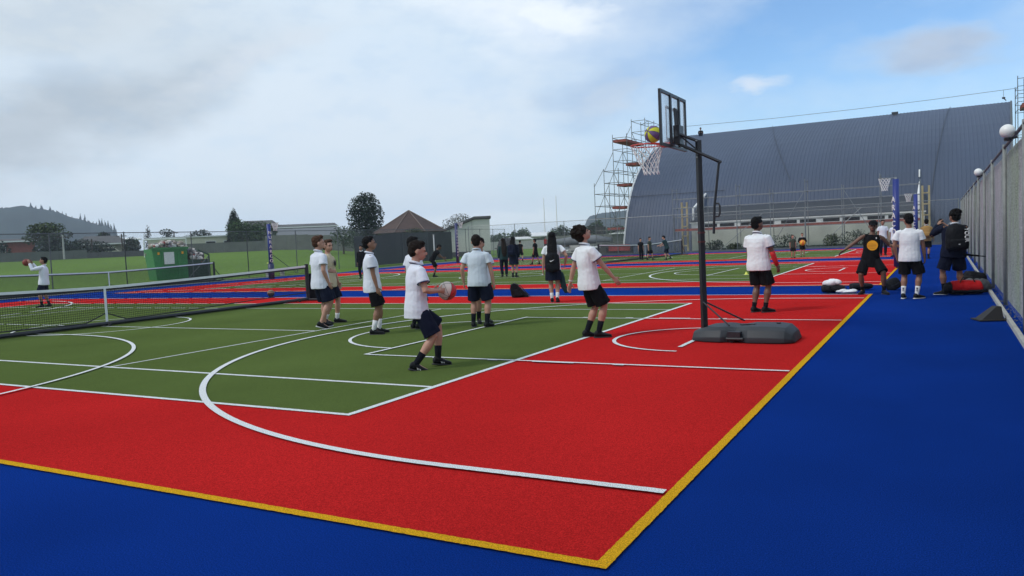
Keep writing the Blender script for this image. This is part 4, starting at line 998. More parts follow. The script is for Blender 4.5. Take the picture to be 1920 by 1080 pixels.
# brown timber frames at both ends of the lean-to
for (X_, lab, h_) in ((lx0-.35, 'leaning raw timber frame at the left end of the high windows', 3.9), (lx1+.1, 'upright raw timber frame at the right end of the high windows', 4.0)):
    f_ = empty('timber_frame', (X_+GX0, 60.9, 0), lab, 'timber frame')
    for s in (-1, 1):
        bm = BM(); box(bm, (s*.20, 0, h_/2), (.13, .10, h_)); obj('upright', bm, M_timb, f_)
    for q in range(int(h_/.75)):
        bm = BM(); box(bm, (0, -.06, .5+q*.75), (.5, .04, .10)); obj('rung', bm, M_timb, f_)
# hedge shrubs at the foot of the wall come with the trees below
# ropes and lifeline over the roof
def wire(label, pts, r_, mat, cat, name='rope'):
    bm = BM(); tube(bm, pts, r_, 5); o = obj(name, bm, mat); return tag(o, label, cat)
def on_roof(X_, i): return (X_, prof[i][0]-.05, prof[i][1]+.08)
wire('dark rope lying down the roof left of centre', [on_roof(-14.4+.36*(17-i), i) for i in range(17, 5, -1)], .016, M_roof2, 'rope')
wire('dark rope lying down the roof near the right end', [on_roof(.7-.11*(17-i), i) for i in range(17, 3, -1)], .018, M_roof2, 'rope')
wire('thin steel lifeline strung above the ridge', [(-22.07, 76.5, 11.9), (-13.8, 76.5, 11.74), (-6.9, 76.5, 11.75), (-.66, 76.5, 11.84), (5.2, 76.5, 12.0)], .018, M_dgalv, 'cable', 'lifeline')
t2 = empty('hanging_hook', (4.4, 76.5, 11.95), 'small hook dangling from the lifeline near the right scaffold', 'hook')
bm = BM(); tube(bm, [(0, 0, 0), (0, 0, -.55)], .015, 5); obj('line', bm, M_dgalv, t2)
bm = BM(); box(bm, (0, 0, -.62), (.22, .12, .14)); tube(bm, [(0, 0, -.65), (.18, 0, -.85)], .04, 6); obj('block', bm, M_black, t2)
t2 = empty('roof_vent', (-3.6, 76.4, 10.88), 'small dark vent on the roof ridge right of centre', 'vent')
bm = BM(); box(bm, (0, 0, .15), (.5, .4, .16)); obj('hood', bm, M_roof2, t2); bm = BM(); box(bm, (0, 0, .02), (.3, .3, .16)); obj('stem', bm, M_dgalv, t2)

# scaffolds
def scaffold(label, xs_, ys_, hts, lifts, mat, planks=(), braces=(), r_=.028, pos=None, minh=1.0):
    o0 = Vector((xs_[0], ys_[0], 0)); t = empty('scaffold', o0, label, 'scaffold')
    for i, x_ in enumerate(xs_):
        for j, y_ in enumerate(ys_):
            h_ = hts(i, j); bm = BM(); tube(bm, [Vector((x_, y_, 0))-o0, Vector((x_, y_, h_))-o0], r_, 6); obj('standard', bm, mat, t)
    for z_ in lifts:
        bm = BM(); any_ = False
        for i, x_ in enumerate(xs_):
            for j, y_ in enumerate(ys_):
                for di, dj in ((1, 0), (0, 1)):
                    i2, j2 = i+di, j+dj
                    if i2 < len(xs_) and j2 < len(ys_) and min(hts(i, j), hts(i2, j2))+.05 >= z_:
                        tube(bm, [Vector((x_, y_, z_))-o0, Vector((xs_[i2], ys_[j2], z_))-o0], r_*.85, 6); any_ = True
        if any_: obj('ledger', bm, mat, t)
        else: bm.free()
    for a, b in braces:
        bm = BM(); tube(bm, [Vector(a)-o0, Vector(b)-o0], r_*.85, 6); obj('brace', bm, mat, t)
    for c_, s_ in planks:
        bm = BM(); box(bm, Vector(c_)-o0, s_); obj('plank', bm, M_redp, t)
    return t
Ys = [60.4, 62.6, 64.9, 67.3, 69.8, 72.4, 74.6]; Hs = [5.9, 7.2, 10.3, 10.0, 12.2, 12.2, 12.6]
br = []
for j in range(6):
    for z_ in (1, 3, 5, 7, 9, 11):
        if z_+2 <= min(Hs[j], Hs[j+1]): br.append(((-25.2, Ys[j], z_), (-25.2, Ys[j+1], z_+2)) if (j+z_//2) % 2 else ((-25.2, Ys[j+1], z_), (-25.2, Ys[j], z_+2)))
    if Hs[j+1] > Hs[j]: br.append(((-25.2, Ys[j], Hs[j]-.3), (-25.2, Ys[j+1], min(Hs[j+1], Hs[j]+1.6))))
scaffold('tall stepped tube scaffold against the left end of the gymnasium', [-25.2, -23.9], Ys, lambda i, j: Hs[j], [1, 2, 3, 4, 5, 6, 7, 8, 9, 10, 11, 12], material('scaffold_tube', (.10, .115, .105), rough=.55, var=.2, vscale=5),
         planks=[((-24.5, 63.7, 2.1), (1.2, 2.0, .24)), ((-24.5, 65.0, 3.95), (1.2, 2.0, .22)), ((-24.5, 66.3, 5.95), (1.2, 2.0, .22)), ((-24.5, 68.6, 7.9), (1.2, 1.8, .22)), ((-24.6, 67.3, 9.75), (1.2, 4.6, .22))], braces=br)
xs_ = [-18.3+2.42*k for k in range(8)]
scaffold('low tube scaffold along the windowed front of the gymnasium', xs_, [59.3, 60.5], lambda i, j: 4.95 if i % 2 == 0 else 4.4, [1.62, 2.7, 3.4, 4.1, 4.8], material('scaffold_tube_light', (.17, .19, .20), rough=.5, var=.2, vscale=5),
         planks=[((xs_[k]+1.21, 59.9, 1.73), (2.34, .95, .17)) for k in range(7)], braces=[((xs_[0], 59.3, .1), (xs_[1], 59.3, 4.2)), ((xs_[3], 59.3, .1), (xs_[4], 59.3, 4.2)), ((xs_[6], 59.3, .1), (xs_[5], 59.3, 4.2))], r_=.024)
scaffold('scaffold tower rising behind the fence at the right end of the roof', [5.2, 5.8, 7.0], [74, 76.5], lambda i, j: (12.6, 13.2, 13.8)[i]-j*.5, [2, 4, 6, 8, 10, 10.6, 11.2, 11.8, 12.4], M_dgalv, planks=[((6.2, 75.2, 10.3), (1.4, 2.4, .35))])

# ------------------------------------------------------------------ trees and shrubs
def crown(name, blobs, n, leaf, mat, parent, flat=.5, upright=False):
    bm = BM()
    tot = sum(b[1][0]*b[1][1]*b[1][2] for b in blobs)
    for c, r_ in blobs:
        k = max(8, int(1.9*n*r_[0]*r_[1]*r_[2]/tot))
        for _ in range(k):
            v = Vector((random.gauss(0, 1), random.gauss(0, 1), random.gauss(0, 1))).normalized()
            f_ = random.random()**.33*(1+.12*noise.noise(v*2.3+Vector(c)))
            p_ = Vector((c[0]+v.x*r_[0]*f_, c[1]+v.y*r_[1]*f_, c[2]+v.z*r_[2]*f_))
            s_ = leaf*random.uniform(.4, 1.0)
            q = Matrix.Rotation(random.uniform(0, 2*PI), 3, 'Z') @ Matrix.Rotation(random.uniform(-1.3, 1.3), 3, 'X')
            a, b = q @ Vector((s_*.5, 0, 0)), q @ Vector((0, s_*(.5 if not upright else .9), 0))
            bm.faces.new([bm.verts.new(p_+d) for d in (-a-b*.4, a*.3-b, a+b*.5, -a*.2+b)])
    return obj(name, bm, mat, parent)
def tree(label, xyD, blobs, n, leaf, mat, trunk, cat='tree', group=None, name='tree', limbs=3, upright=False):
    x, y = xyD; z = gz(x, y)-.03; t = empty(name, (x, y, z), label, cat, 0, group)
    if any(q in label for q in ('spreading', 'conifer', 'poplar', 'pine')) and name == 'tree' and 'under' not in label:
        blobs = [((c[0], c[1], c[2]-1.7), r_) for c, r_ in blobs]; trunk = (trunk[0]-1.2, trunk[1])
    h_, r_ = trunk
    bm = BM(); tube(bm, [(0, 0, -.1), (r_*.3, 0, h_*.4), (0, r_*.3, h_)], [r_, r_*.75, r_*.4], 8)
    for k in range(limbs):
        c = random.choice(blobs)[0]; st = h_*random.uniform(.4, .85); tube(bm, [(0, 0, st), (c[0]*.5, c[1]*.5, st+(c[2]-st)*.5), (c[0], c[1], c[2])], [r_*.45, r_*.3, r_*.12], 6)
    obj('trunk', bm, M_bark, t); crown('crown', blobs, n, leaf, mat, t, upright=upright); return t
def pol(azd, D): return (D*math.sin(R(azd)), D*math.cos(R(azd)))
tree('wide spreading tree with arching crown in front of the hill at far left', pol(-59.4, 122), [((-2.6, 0, 4.6), (1.5, 1.6, .9)), ((-.8, 0, 5.9), (1.8, 1.8, .8)), ((2.6, .3, 4.9), (1.4, 1.6, .8)), ((1.2, 0, 6.0), (1.8, 1.8, .7)), ((-1.9, 0, 5.4), (1.5, 1.6, .7)), ((.3, 0, 4.9), (1.2, 1.4, .5))], 1500, .30, M_leafm, (4.6, .35), limbs=8)
tree('dark bushy tree under the wide spreading tree', pol(-58.9, 118), [((-2.3, 0, 1.2), (1.9, 1.6, 1.5)), ((.3, 0, 1.1), (1.9, 1.8, 1.5)), ((2.6, 0, 1.1), (2.0, 1.8, 1.4)), ((-1, 0, 2.3), (1.1, 1.2, 1.0))], 2400, .30, M_leafd, (2.2, .25))
tree('dark hedge mass between the spreading tree and the grey house', pol(-57.0, 120), [((-2, 0, 1.2), (3.0, 1.2, 1.5)), ((2, 0, 1.0), (2.6, 1.2, 1.2))], 1500, .28, M_leafd, (1.0, .2), 'hedge', name='hedge')
tree('narrow columnar conifer, almost black, left of the navy post', pol(-48.15, 128), [((0, 0, 2.6), (1.30, 1.2, 2.2)), ((0, 0, 4.2), (1.28, 1.2, 1.9)), ((0, 0, 5.6), (1.10, 1.0, 1.5)), ((0, 0, 6.7), (.78, .7, 1.1)), ((0, 0, 7.5), (.42, .4, .7)), ((.05, 0, 8.1), (.22, .22, .35))], 3600, .32, M_leafd, (2.0, .3), limbs=0)
tree('big round dark green tree left of the brown roofed hut', pol(-39.25, 95), [((0, 0, 5.4), (2.0, 2.0, 1.7)), ((-1.0, 0, 4.2), (1.5, 1.5, 1.6)), ((1.1, 0, 4.3), (1.4, 1.5, 1.6)), ((0, 0, 3.0), (2.1, 1.8, 1.5)), ((.3, 0, 6.5), (1.2, 1.2, .9)), ((1.6, 0, 2.4), (1.8, 1.2, .9))], 5200, .24, M_leafd, (2.5, .3))
tree('low feathery shrub between the round tree and the hut', pol(-37.6, 92), [((-.6, 0, 2.4), (1.1, .8, 1.1)), ((.8, 0, 2.2), (1.4, .8, .9)), ((2.4, 0, 2.2), (1.0, .7, .6))], 1100, .20, M_leafg, (2.0, .12), 'shrub', name='shrub')
tree('yellow-green shrub in front of the hut roof', pol(-35.9, 80), [((0, 0, 2.7), (1.1, .6, .5)), ((.5, 0, 2.4), (.7, .5, .6))], 420, .17, M_leafm, (2.0, .08), 'shrub', name='shrub')
tree('thin leaved tree showing sky through it, behind the white shed', pol(-32.6, 112), [((0, 0, 4.0), (2.6, 2.0, 1.5)), ((-1.8, 0, 3.2), (1.6, 1.4, 1.2)), ((1.8, 0, 3.4), (1.6, 1.4, 1.2)), ((0.3, 0, 5.0), (1.6, 1.3, .8))], 1900, .19, M_leafb, (3.0, .22), limbs=10)
tree('bare slender poplar above the skip', pol(-53.6, 135), [((0, 0, 3.0), (.75, .7, 3.0)), ((.1, 0, 5.0), (.45, .4, 1.4))], 520, .17, M_leafb, (5.5, .12), limbs=6, upright=True)
tree('dark lopsided pine right of the bare poplar', pol(-52.4, 133), [((-.3, 0, 5.2), (1.2, 1, .5)), ((.4, 0, 4.0), (1.3, 1, 1.0)), ((1.4, 0, 2.6), (2.6, 1.4, 1.5)), ((-1.6, 0, 2.2), (1.6, 1, 1.1))], 1700, .28, M_leafd, (4.6, .18))
tree('rounded bush on the skyline above the skip', pol(-50.4, 140), [((0, 0, 2.6), (2.6, 1.5, 1.3)), ((-2.6, 0, 2.1), (2.2, 1.4, 1.0))], 1100, .3, M_leafd, (1.5, .2), 'bush', name='bush')
tree('dense grey-green tree behind the navy netball post', pol(-46.9, 120), [((-1.6, 0, 2.4), (3.0, 1.8, 2.0)), ((1.8, 0, 2.3), (2.6, 1.8, 1.8)), ((-3.4, 0, 3.4), (2.0, 1.4, 1.4))], 3000, .3, M_leafg, (2.0, .25))
tree('dark bush between the grey house and the goal', pol(-54.6, 122), [((0, 0, 1.2), (1.3, 1.1, 1.5))], 700, .26, M_leafd, (1.0, .15), 'bush', name='bush')
tree('small palm like tree behind the grey house roof', pol(-56.2, 138), [((0, 0, 3.2), (1.1, .9, .8))], 350, .3, M_leafd, (2.8, .12), name='tree')
tree('bush filling the gap left of the brick house', pol(-61.8, 116), [((0, 0, 1.0), (1.4, 1, 1.5))], 500, .26, M_leafd, (1.0, .15), 'bush', name='bush')
tree('leafy tree against the grey roofs behind the fence', pol(-40.9, 92), [((0, 0, 2.0), (1.6, 1.2, 1.2)), ((1.3, 0, 1.4), (1.3, 1.0, 1.0))], 900, .2, M_leafg, (1.5, .12))
# skyline bushes across the middle
for k, (a_, D, w_, h_, lab) in enumerate(((-29.9, 150, 3.6, 2.6, 'broad bush right beside the white shed'), (-28.2, 155, 2.4, 3.3, 'domed tree rising over the white roofs'), (-26.6, 160, 2.0, 1.7, 'low scrub at the foot of the goal posts'),
        (-25.4, 150, 2.2, 3.4, 'upright tree just left of the nearer goal post'), (-24.0, 155, 4.0, 3.2, 'wide tree between the two tall goal posts'), (-22.7, 150, 1.8, 4.0, 'taller pointed tree right of the goal posts'), (-21.6, 150, 3.4, 3.0, 'rounded dark tree beside the curly haired boy'), (-19.4, 170, 3.0, 2.6, 'bush left of the stepped scaffold'),
        (-17.6, 170, 3.4, 3.4, 'bush seen through the stepped scaffold'), (-33.0+.8, 175, 3.2, 2.5, 'bush just showing behind the shed'))):
    tree(lab, pol(a_, D), [((0, 0, h_*.55), (w_, w_*.6, h_*.55)), ((w_*.4, 0, h_*.8), (w_*.6, w_*.5, h_*.4)), ((-w_*.5, 0, h_*.5), (w_*.6, w_*.5, h_*.5))], 1100, .42, M_leafg, (h_*.5, .2), 'tree', 'skyline trees beyond the playing field')
# hedge shrubs along the gymnasium wall
for k, (x_, w_, h_) in enumerate(((-15.1, .75, .85), (-13.6, .6, .6), (-10.2, 1.1, 1.05), (-6.9, .55, .95), (-5.5, .95, 1.15), (-4.2, .8, 1.0), (-2.5, .7, .9))):
    lab = ('dark shrub just right of the hoop pole', 'little round shrub, second from the hoop pole', 'large dark shrub right of the boy with the cast', 'narrow shrub behind the child with the orange ball', 'taller shrub right of the child with the orange ball', 'shrub behind the outstretched arm of the boy in the singlet', 'last shrub before the timber frame')[k]
    tree(lab, (x_, 60.9-2.0), [((0, 0, h_*.5), (w_, .5, h_*.55)), ((w_*.4, 0, h_*.75), (w_*.5, .4, h_*.35))], 520, .12, M_leafd if k % 2 == 0 else M_leafm, (h_*.5, .04), 'shrub', 'shrubs along the gymnasium wall', 'shrub', 2)
bm = BM()
for k in range(900):
    x_ = random.uniform(-15.5, -1.8); s_ = random.uniform(.06, .16); box(bm, (x_, 59.0+random.gauss(0, .15), random.uniform(.02, .22)), (s_, s_, s_*.5), random.uniform(0, 3))
tag(obj('ground_cover', bm, M_leafd), 'dark low planting and bark along the gymnasium wall', 'ground cover', kind='stuff')

# ------------------------------------------------------------------ hut, shed, houses
def at_face(azd, D): x, y = pol(azd, D); return x, y, gz(x, y), math.atan2(-math.cos(R(azd-90))*0-math.sin(R(azd)), math.cos(R(azd)))
def root_facing(name, azd, D, label, cat, z=None, turn=0):
    x, y = pol(azd, D); zz = gz(x, y)-.03 if z is None else z
    return empty(name, (x, y, zz), label, cat, -R(azd)+R(turn))     # local +X to image right, +Y away
t = root_facing('hut', -36.15, 84, 'octagonal hut with brown pyramid roof and dark open sides', 'hut', 0)
bm = BM(); rr_ = 4.0
ap = bm.verts.new((0, 0, 5.15)); ring = [bm.verts.new((rr_*1.03*math.cos(PI/8+k*PI/4), rr_*math.sin(PI/8+k*PI/4), 2.85)) for k in range(8)]
for k in range(8): bm.faces.new((ap, ring[k], ring[(k+1) % 8]))
bm.faces.new(ring[::-1]); obj('roof', bm, M_hroofb, t)
for k in range(8):
    a_ = PI/8+k*PI/4; bm = BM(); tube(bm, [(rr_*1.03*math.cos(a_), rr_*math.sin(a_), 2.88), (0, 0, 5.19)], .05, 5); obj('ridge_cap', bm, material('ridge_cap', (.16, .12, .10), rough=.8) if k == 0 else bpy.data.materials['ridge_cap'], t)
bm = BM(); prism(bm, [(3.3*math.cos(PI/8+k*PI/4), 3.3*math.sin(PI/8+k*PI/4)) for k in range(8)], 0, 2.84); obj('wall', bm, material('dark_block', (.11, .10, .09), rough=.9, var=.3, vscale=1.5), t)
for k in range(8):
    a_ = PI/8+k*PI/4; bm = BM(); tube(bm, [(3.7*math.cos(a_), 3.7*math.sin(a_), 0), (3.7*math.cos(a_), 3.7*math.sin(a_), 2.84)], .09, 8); obj('post', bm, M_bark, t)
t = root_facing('pipe_post', -34.45, 66, 'slim white upright pipe between the hut and the shed', 'post', 0)
bm = BM(); tube(bm, [(0, 0, 0), (0, 0, 2.25)], .05, 8); obj('pipe', bm, M_whitep, t)
bm = BM(); tube(bm, [(0, 0, 2.25), (0, 0, 2.32)], .07, 8); obj('cap', bm, M_conc, t)
t = root_facing('shed', -32.0, 88, 'plain off-white shed with a slanting dark roof edge', 'shed', 0)
bm = BM(); pf = [(-3.6, 0), (2.55, 0), (2.55, 4.05), (.85, 4.05), (-3.6, 2.45)]
a = [bm.verts.new((x, 0, z)) for x, z in pf]; b = [bm.verts.new((x, 6, z)) for x, z in pf]
bm.faces.new(a); bm.faces.new(b[::-1])
for i in range(5): bm.faces.new((a[i], a[(i+1) % 5], b[(i+1) % 5], b[i]))
obj('wall', bm, material('offwhite_panel', (.58, .59, .53), rough=.8, var=.05), t)
bm = BM()
for (x0, z0, x1, z1) in ((-3.9, 2.37, .85, 4.12), (.85, 4.12, 2.7, 4.12)):
    v = [bm.verts.new(q) for q in ((x0, -.25, z0), (x1, -.25, z1), (x1, 6.2, z1), (x0, 6.2, z0))]; w2 = [bm.verts.new((q.co.x, q.co.y, q.co.z+.26)) for q in v]
    bm.faces.new(v); bm.faces.new(w2[::-1])
    for i in range(4): bm.faces.new((v[i], v[(i+1) % 4], w2[(i+1) % 4], w2[i]))
obj('roof', bm, M_hroof, t)
bm = BM(); box(bm, (0, -.06, .25), (5.1, .1, .5)); obj('plinth', bm, M_hroof, t)
bm = BM(); box(bm, (.55, -.03, 2.1), (.05, .06, 3.6)); obj('panel_joint', bm, M_conc, t)
def house(label, azd, D, w_, wall, roof, hw, hr, dep=7, turn=0, wins=(), over=.5, hip=0, z=None, gable=False):
    t = root_facing('house', azd, D, label, 'house', z, turn)
    bm = BM(); box(bm, (0, dep/2, hw/2), (w_, dep, hw)); obj('wall', bm, wall, t)
    bm = BM(); x0, x1, y0, y1 = -w_/2-over, w_/2+over, -over, dep+over
    e = [bm.verts.new(q) for q in ((x0, y0, hw+.01), (x1, y0, hw+.01), (x1, y1, hw+.01), (x0, y1, hw+.01))]
    if gable: rg = [bm.verts.new(((x0+x1)/2, y0, hw+hr)), bm.verts.new(((x0+x1)/2, y1, hw+hr))]; fs = [(e[0], e[1], rg[0]), (e[1], e[2], rg[1], rg[0]), (e[2], e[3], rg[1]), (e[3], e[0], rg[0], rg[1])]
    else: rg = [bm.verts.new((x0+hip, (y0+y1)/2, hw+hr)), bm.verts.new((x1-hip, (y0+y1)/2, hw+hr))]; fs = [(e[0], e[1], rg[1], rg[0]), (e[1], e[2], rg[1]), (e[2], e[3], rg[0], rg[1]), (e[3], e[0], rg[0])]
    for f_ in fs: bm.faces.new(f_)
    bm.faces.new(e[::-1]); obj('roof', bm, roof, t)
    bm = BM(); box(bm, (0, -over-.06, hw), (w_+2*over, .12, .18)); obj('gutter', bm, M_whitep, t)
    for (x, z_, ww, wh) in wins:
        bm = BM(); box(bm, (x, -.05, z_), (ww, .08, wh)); wo = obj('window', bm, M_whitep, t)
        bm = BM(); box(bm, (x, -.10, z_), (ww-.18, .04, wh-.18)); obj('pane', bm, M_glass, wo)
    return t
house('red brick house cut by the left edge of the view', -61.6, 136, 7.5, M_brick, M_hroof, 2.9, .5, wins=((-.8, 1.9, 1.8, 1.0),), over=.6, hip=.3)
house('low grey roofed house with pale front and a car beside it', -56.35, 132, 7.0, M_olive, M_hroof, 2.0, 1.3, wins=((-2.7, .95, .9, 1.2), (-1.2, .95, .8, 1.2), (1.1, .95, 1.4, 1.2)), over=.5, hip=1.8)
house('white roofed long house behind the grey roofed one', -55.7, 150, 8, M_olive, M_whitep, 2.9, .35, hip=.2)
house('cream gabled house end above the skip', -52.4, 150, 5, M_cream, M_hroof, 2.3, .9, gable=True)
house('long low cream building with two windows, behind the skip', -50.9, 128, 12.2, M_cream, M_hroof, 2.5, .10, dep=5, wins=((2.6, 1.3, 1.5, 1.0), (5.0, 1.3, 1.2, 1.0)), over=.15)
house('house with a steep dark roof rising behind the conifer', -46.5, 150, 9, M_olive, M_hroof, 3.0, 2.6, hip=3, over=.8)
house('long dark grey roofed house behind the young man in white', -43.2, 120, 11, M_fencew, material('grey_iron_roof', (.13, .14, .15), rough=.6, var=.1), 1.7, 1.5, hip=1.5, wins=((-3, 1.0, 1.2, .8), (0, 1.0, 1.0, .8)))
house('upper storey block with a row of pale windows', -44.4, 150, 16, M_fencew, M_hroof, 4.0, .7, hip=.5, wins=((-6.5, 3.3, 1.2, .9), (-4.2, 3.3, 1.2, .9), (1.5, 3.3, 2.2, .9), (5.0, 3.3, 3.2, 1.0)))
house('grey house with dark wall right of the young man in white', -40.9, 128, 9, M_fencew, bpy.data.materials['grey_iron_roof'], 1.9, 1.4, hip=1.6, wins=((1.5, 1.2, 1.2, .8),))
house('white roofed low clubhouse right of the shed', -28.9, 150, 8, M_cream, M_whitep, 1.7, .5, hip=1)
house('second white roofed clubhouse behind the first', -26.9, 165, 8, M_cream, M_whitep, 2.2, .8, hip=2)
house('pale long roof glimpsed between the tall goal posts', -24.5, 175, 10, M_fencew, M_whitep, 2.1, .4, hip=1)
house('grey brown building behind the scaffold foot', -18.6, 120, 12, M_fencew, M_hroof, 1.9, .3, hip=1)
# boundary fence of the far gardens
for nm, pts, h_, mt in (('grey paling fence in front of the brick house', [(-63.5, 112), (-57.2, 113)], 1.0, M_fencew), ('low dark garden wall in front of the grey roofed house', [(-57.2, 113), (-51.5, 112)], .65, M_hroof),
                    ('grey paling fence behind the skip', [(-51.5, 112), (-46.2, 110)], 1.25, M_fencew), ('long grey paling fence behind the navy netball post', [(-46.2, 110), (-40.2, 104)], 1.9, M_fencew), ('pale paling fence beyond the field, left of the goal posts', [(-30.5, 135), (-26.3, 135)], 1.4, M_conc), ('dark hoarding beyond the field behind the goal posts', [(-26.3, 130), (-17.5, 118)], 1.9, M_fencew)):
    a = Vector((*pol(*pts[0]), 0)); b = Vector((*pol(*pts[1]), 0)); t = empty('boundary_fence', a, nm, 'fence')
    n = 8
    for k in range(n):
        p0 = (b-a)*k/n; p1 = (b-a)*(k+1)/n; m_ = a+(p0+p1)/2; g0 = gz(m_.x, m_.y)
        bm = BM(); L_ = (p1-p0).length; rz = math.atan2(p1.y-p0.y, p1.x-p0.x); box(bm, (p0+p1)/2+Z3*(g0+h_/2-.05), (L_-.02, .08, h_+.1), rz); obj('panel', bm, mt, t)
# car
t = root_facing('parked_car', -55.9, 126, 'pale cream hatchback parked beside the grey roofed house', 'car')
bm = BM(); pf = [(-1.9, .25), (1.95, .25), (2.0, .7), (1.2, .85), (.6, 1.35), (-1.0, 1.4), (-1.7, .95), (-1.95, .8)]
a = [bm.verts.new((x, 0, z)) for x, z in pf]; b = [bm.verts.new((x, 1.6, z)) for x, z in pf]; bm.faces.new(a); bm.faces.new(b[::-1])
for i in range(len(pf)): bm.faces.new((a[i], a[(i+1) % len(pf)], b[(i+1) % len(pf)], b[i]))
o = obj('body', bm, M_cream, t); bv = o.modifiers.new('b', 'BEVEL'); bv.width = .08; bv.segments = 2
bm = BM(); quad(bm, [(-1.4, -.012, .92), (1.0, -.012, .92), (.5, -.012, 1.27), (-.95, -.012, 1.3)]); obj('side_window', bm, M_glass, t)
for x in (-1.25, 1.25):
    bm = BM(); tube(bm, [(x, -.03, .3), (x, .2, .3)], .3, 16); obj('wheel', bm, M_rubber, t)
# goals
t = root_facing('football_goal', -53.35, 100, 'white football goal on the grass left of the skip', 'goal')
for x in (-.9, 3.6):
    bm = BM(); tube(bm, [(x, 0, 0), (x, 0, 2.0)], .07, 8); obj('post', bm, M_whitep, t)
bm = BM(); tube(bm, [(-.9, 0, 2.0), (3.6, 0, 2.0)], .07, 8); obj('crossbar', bm, M_whitep, t)
t = root_facing('rugby_posts', -25.8, 176, 'pair of very tall white rugby goal posts beyond the field', 'goal posts', 0, 12)
for x, h_ in ((-1.6+.5, 10.6), (1.7, 11.0)):
    bm = BM(); tube(bm, [(x-.6, 0, 0), (x-.6, 0, h_*.4), (x-.6, 0, h_)], [.14, .12, .07], 8); obj('upright', bm, M_whitep, t)
bm = BM(); tube(bm, [(-1.7, 0, 3.0), (1.1, 0, 3.0)], .08, 8); obj('crossbar', bm, M_whitep, t)
# poles and wires
for azd, D, h_, lab in ((-56.9, 118, 3.9, 'dark power pole left of the grey roofed house'), (-55.15, 124, 4.6, 'power pole at the right corner of the grey roofed house'), (-58.5, 112, 4.4, 'pale pole standing in front of the dark bushy tree'), (-52.0+.0, 140, 5.2, 'thin street pole above the skip'), (-50.1, 160, 6.0, 'power pole with crossarm right of the skip')):
    t = root_facing('power_pole', azd, D, lab, 'pole', None); t['group'] = 'poles in the street beyond the field'
    h_ -= 1.4; bm = BM(); tube(bm, [(0, 0, 0), (0, 0, h_)], [.12, .09], 8); obj('pole', bm, M_bark if 'pale' not in lab else M_conc, t)
    bm = BM(); box(bm, (0, 0, h_-.3), (1.3, .1, .1)); obj('crossarm', bm, M_bark, t)
# ------------------------------------------------------------------ skip
t = empty('skip_bin', (-39.4, 30.4, 0), 'large green steel skip heaped with rubbish, blank white plate on its side', 'skip', -R(-50.9)+R(14))
bm = BM(); w0, w1, d0, d1, h_ = 1.55, 1.85, 1.0, 1.25, 1.85
def tank(bm, w0, w1, w0b, w1b, y0, y1, z0, z1):
    a = [bm.verts.new(q) for q in ((-w0, y0, z0), (w0b, y0, z0), (w0b, y1, z0), (-w0, y1, z0))]; b = [bm.verts.new(q) for q in ((-w1, y0-.1, z1), (w1b, y0-.1, z1), (w1b, y1+.1, z1), (-w1, y1+.1, z1))]
    bm.faces.new(a[::-1])
    for i in range(4): bm.faces.new((a[i], a[(i+1) % 4], b[(i+1) % 4], b[i]))
    bm.faces.new(b)
tank(bm, 1.45, 1.75, 1.1, 1.1, -1.3, 1.6, .15, 1.95); obj('tank', bm, M_dump, t); t.scale = (.66, .72, 1)
bm = BM()
for x in (-.95, .35): box(bm, (x, -1.40, 1.0), (.10, .10, 1.7))
box(bm, (-.3, -1.43, 1.95), (3.0, .12, .12)); box(bm, (-.3, -1.38, .75), (2.5, .10, .08)); obj('rib', bm, M_dump, t)
bm = BM(); box(bm, (-.42, -1.455, 1.40), (.82, .03, .68)); obj('plate', bm, M_whitep, t)
for x in (-1.25, .70):
    bm = BM(); box(bm, (x, -1.43, 1.68), (.16, .03, .14)); obj('sticker', bm, M_gold, t)
bm = BM(); tank(bm, .0, .0, 1.9, 1.75, -1.1, 1.4, .10, 1.25); 
for v in bm.verts: v.co.x += 1.12
obj('end_section', bm, M_dumpd, t)
bm = BM(); tube(bm, [(2.95, -1.25, .1), (2.95, -1.25, 1.5)], .06, 6); tube(bm, [(2.95, -1.25, 1.5), (2.0, -1.3, 1.8)], .05, 6); obj('lifting_arm', bm, M_dumpd, t)
bm = BM()
for k in range(420):
    x = random.uniform(-1.5, 2.7); y = random.uniform(-1.1, 1.3)
    top = 1.95+.35*math.cos(x*.9) if x < 1.1 else 1.25+.75*(1-(x-1.1)/2.2)
    s_ = random.uniform(.08, .34); z_ = top+random.uniform(-.35, .12)-abs(y)*.12
    Mx = Matrix.Rotation(random.uniform(0, 3), 4, 'Z') @ Matrix.Rotation(random.uniform(-.7, .7), 4, 'X')
    bmesh.ops.create_icosphere(bm, subdivisions=1, radius=s_, matrix=Matrix.Translation((x, y, z_)) @ Mx @ Matrix.Diagonal((1, .8, .45, 1)))
def rubbish_mat():
    mt = bpy.data.materials.new('mixed_rubbish'); mt.use_nodes = True; q = mt.node_tree; b = q.nodes['Principled BSDF']; g = q.nodes.new('ShaderNodeNewGeometry')
    cr = q.nodes.new('ShaderNodeValToRGB'); cr.color_ramp.interpolation = 'CONSTANT'; q.links.new(g.outputs['Random Per Island'], cr.inputs[0]); q.links.new(cr.outputs[0], b.inputs['Base Color'])
    e = cr.color_ramp.elements; e[0].color = (.50, .46, .42, 1); e[1].position = .93; e[1].color = (.30, .05, .04, 1)
    for p_, c_ in ((.25, (.20, .16, .13)), (.45, (.62, .60, .58)), (.62, (.10, .09, .09)), (.75, (.26, .22, .17)), (.86, (.14, .13, .16))): k_ = cr.color_ramp.elements.new(p_); k_.color = (*c_, 1)
    return mt
rb = obj('rubbish', bm, rubbish_mat()); rb.location = t.location; rb.rotation_euler = t.rotation_euler; rb.scale = t.scale
tag(rb, 'heap of mixed rubbish filling the green skip', 'rubbish', kind='stuff')
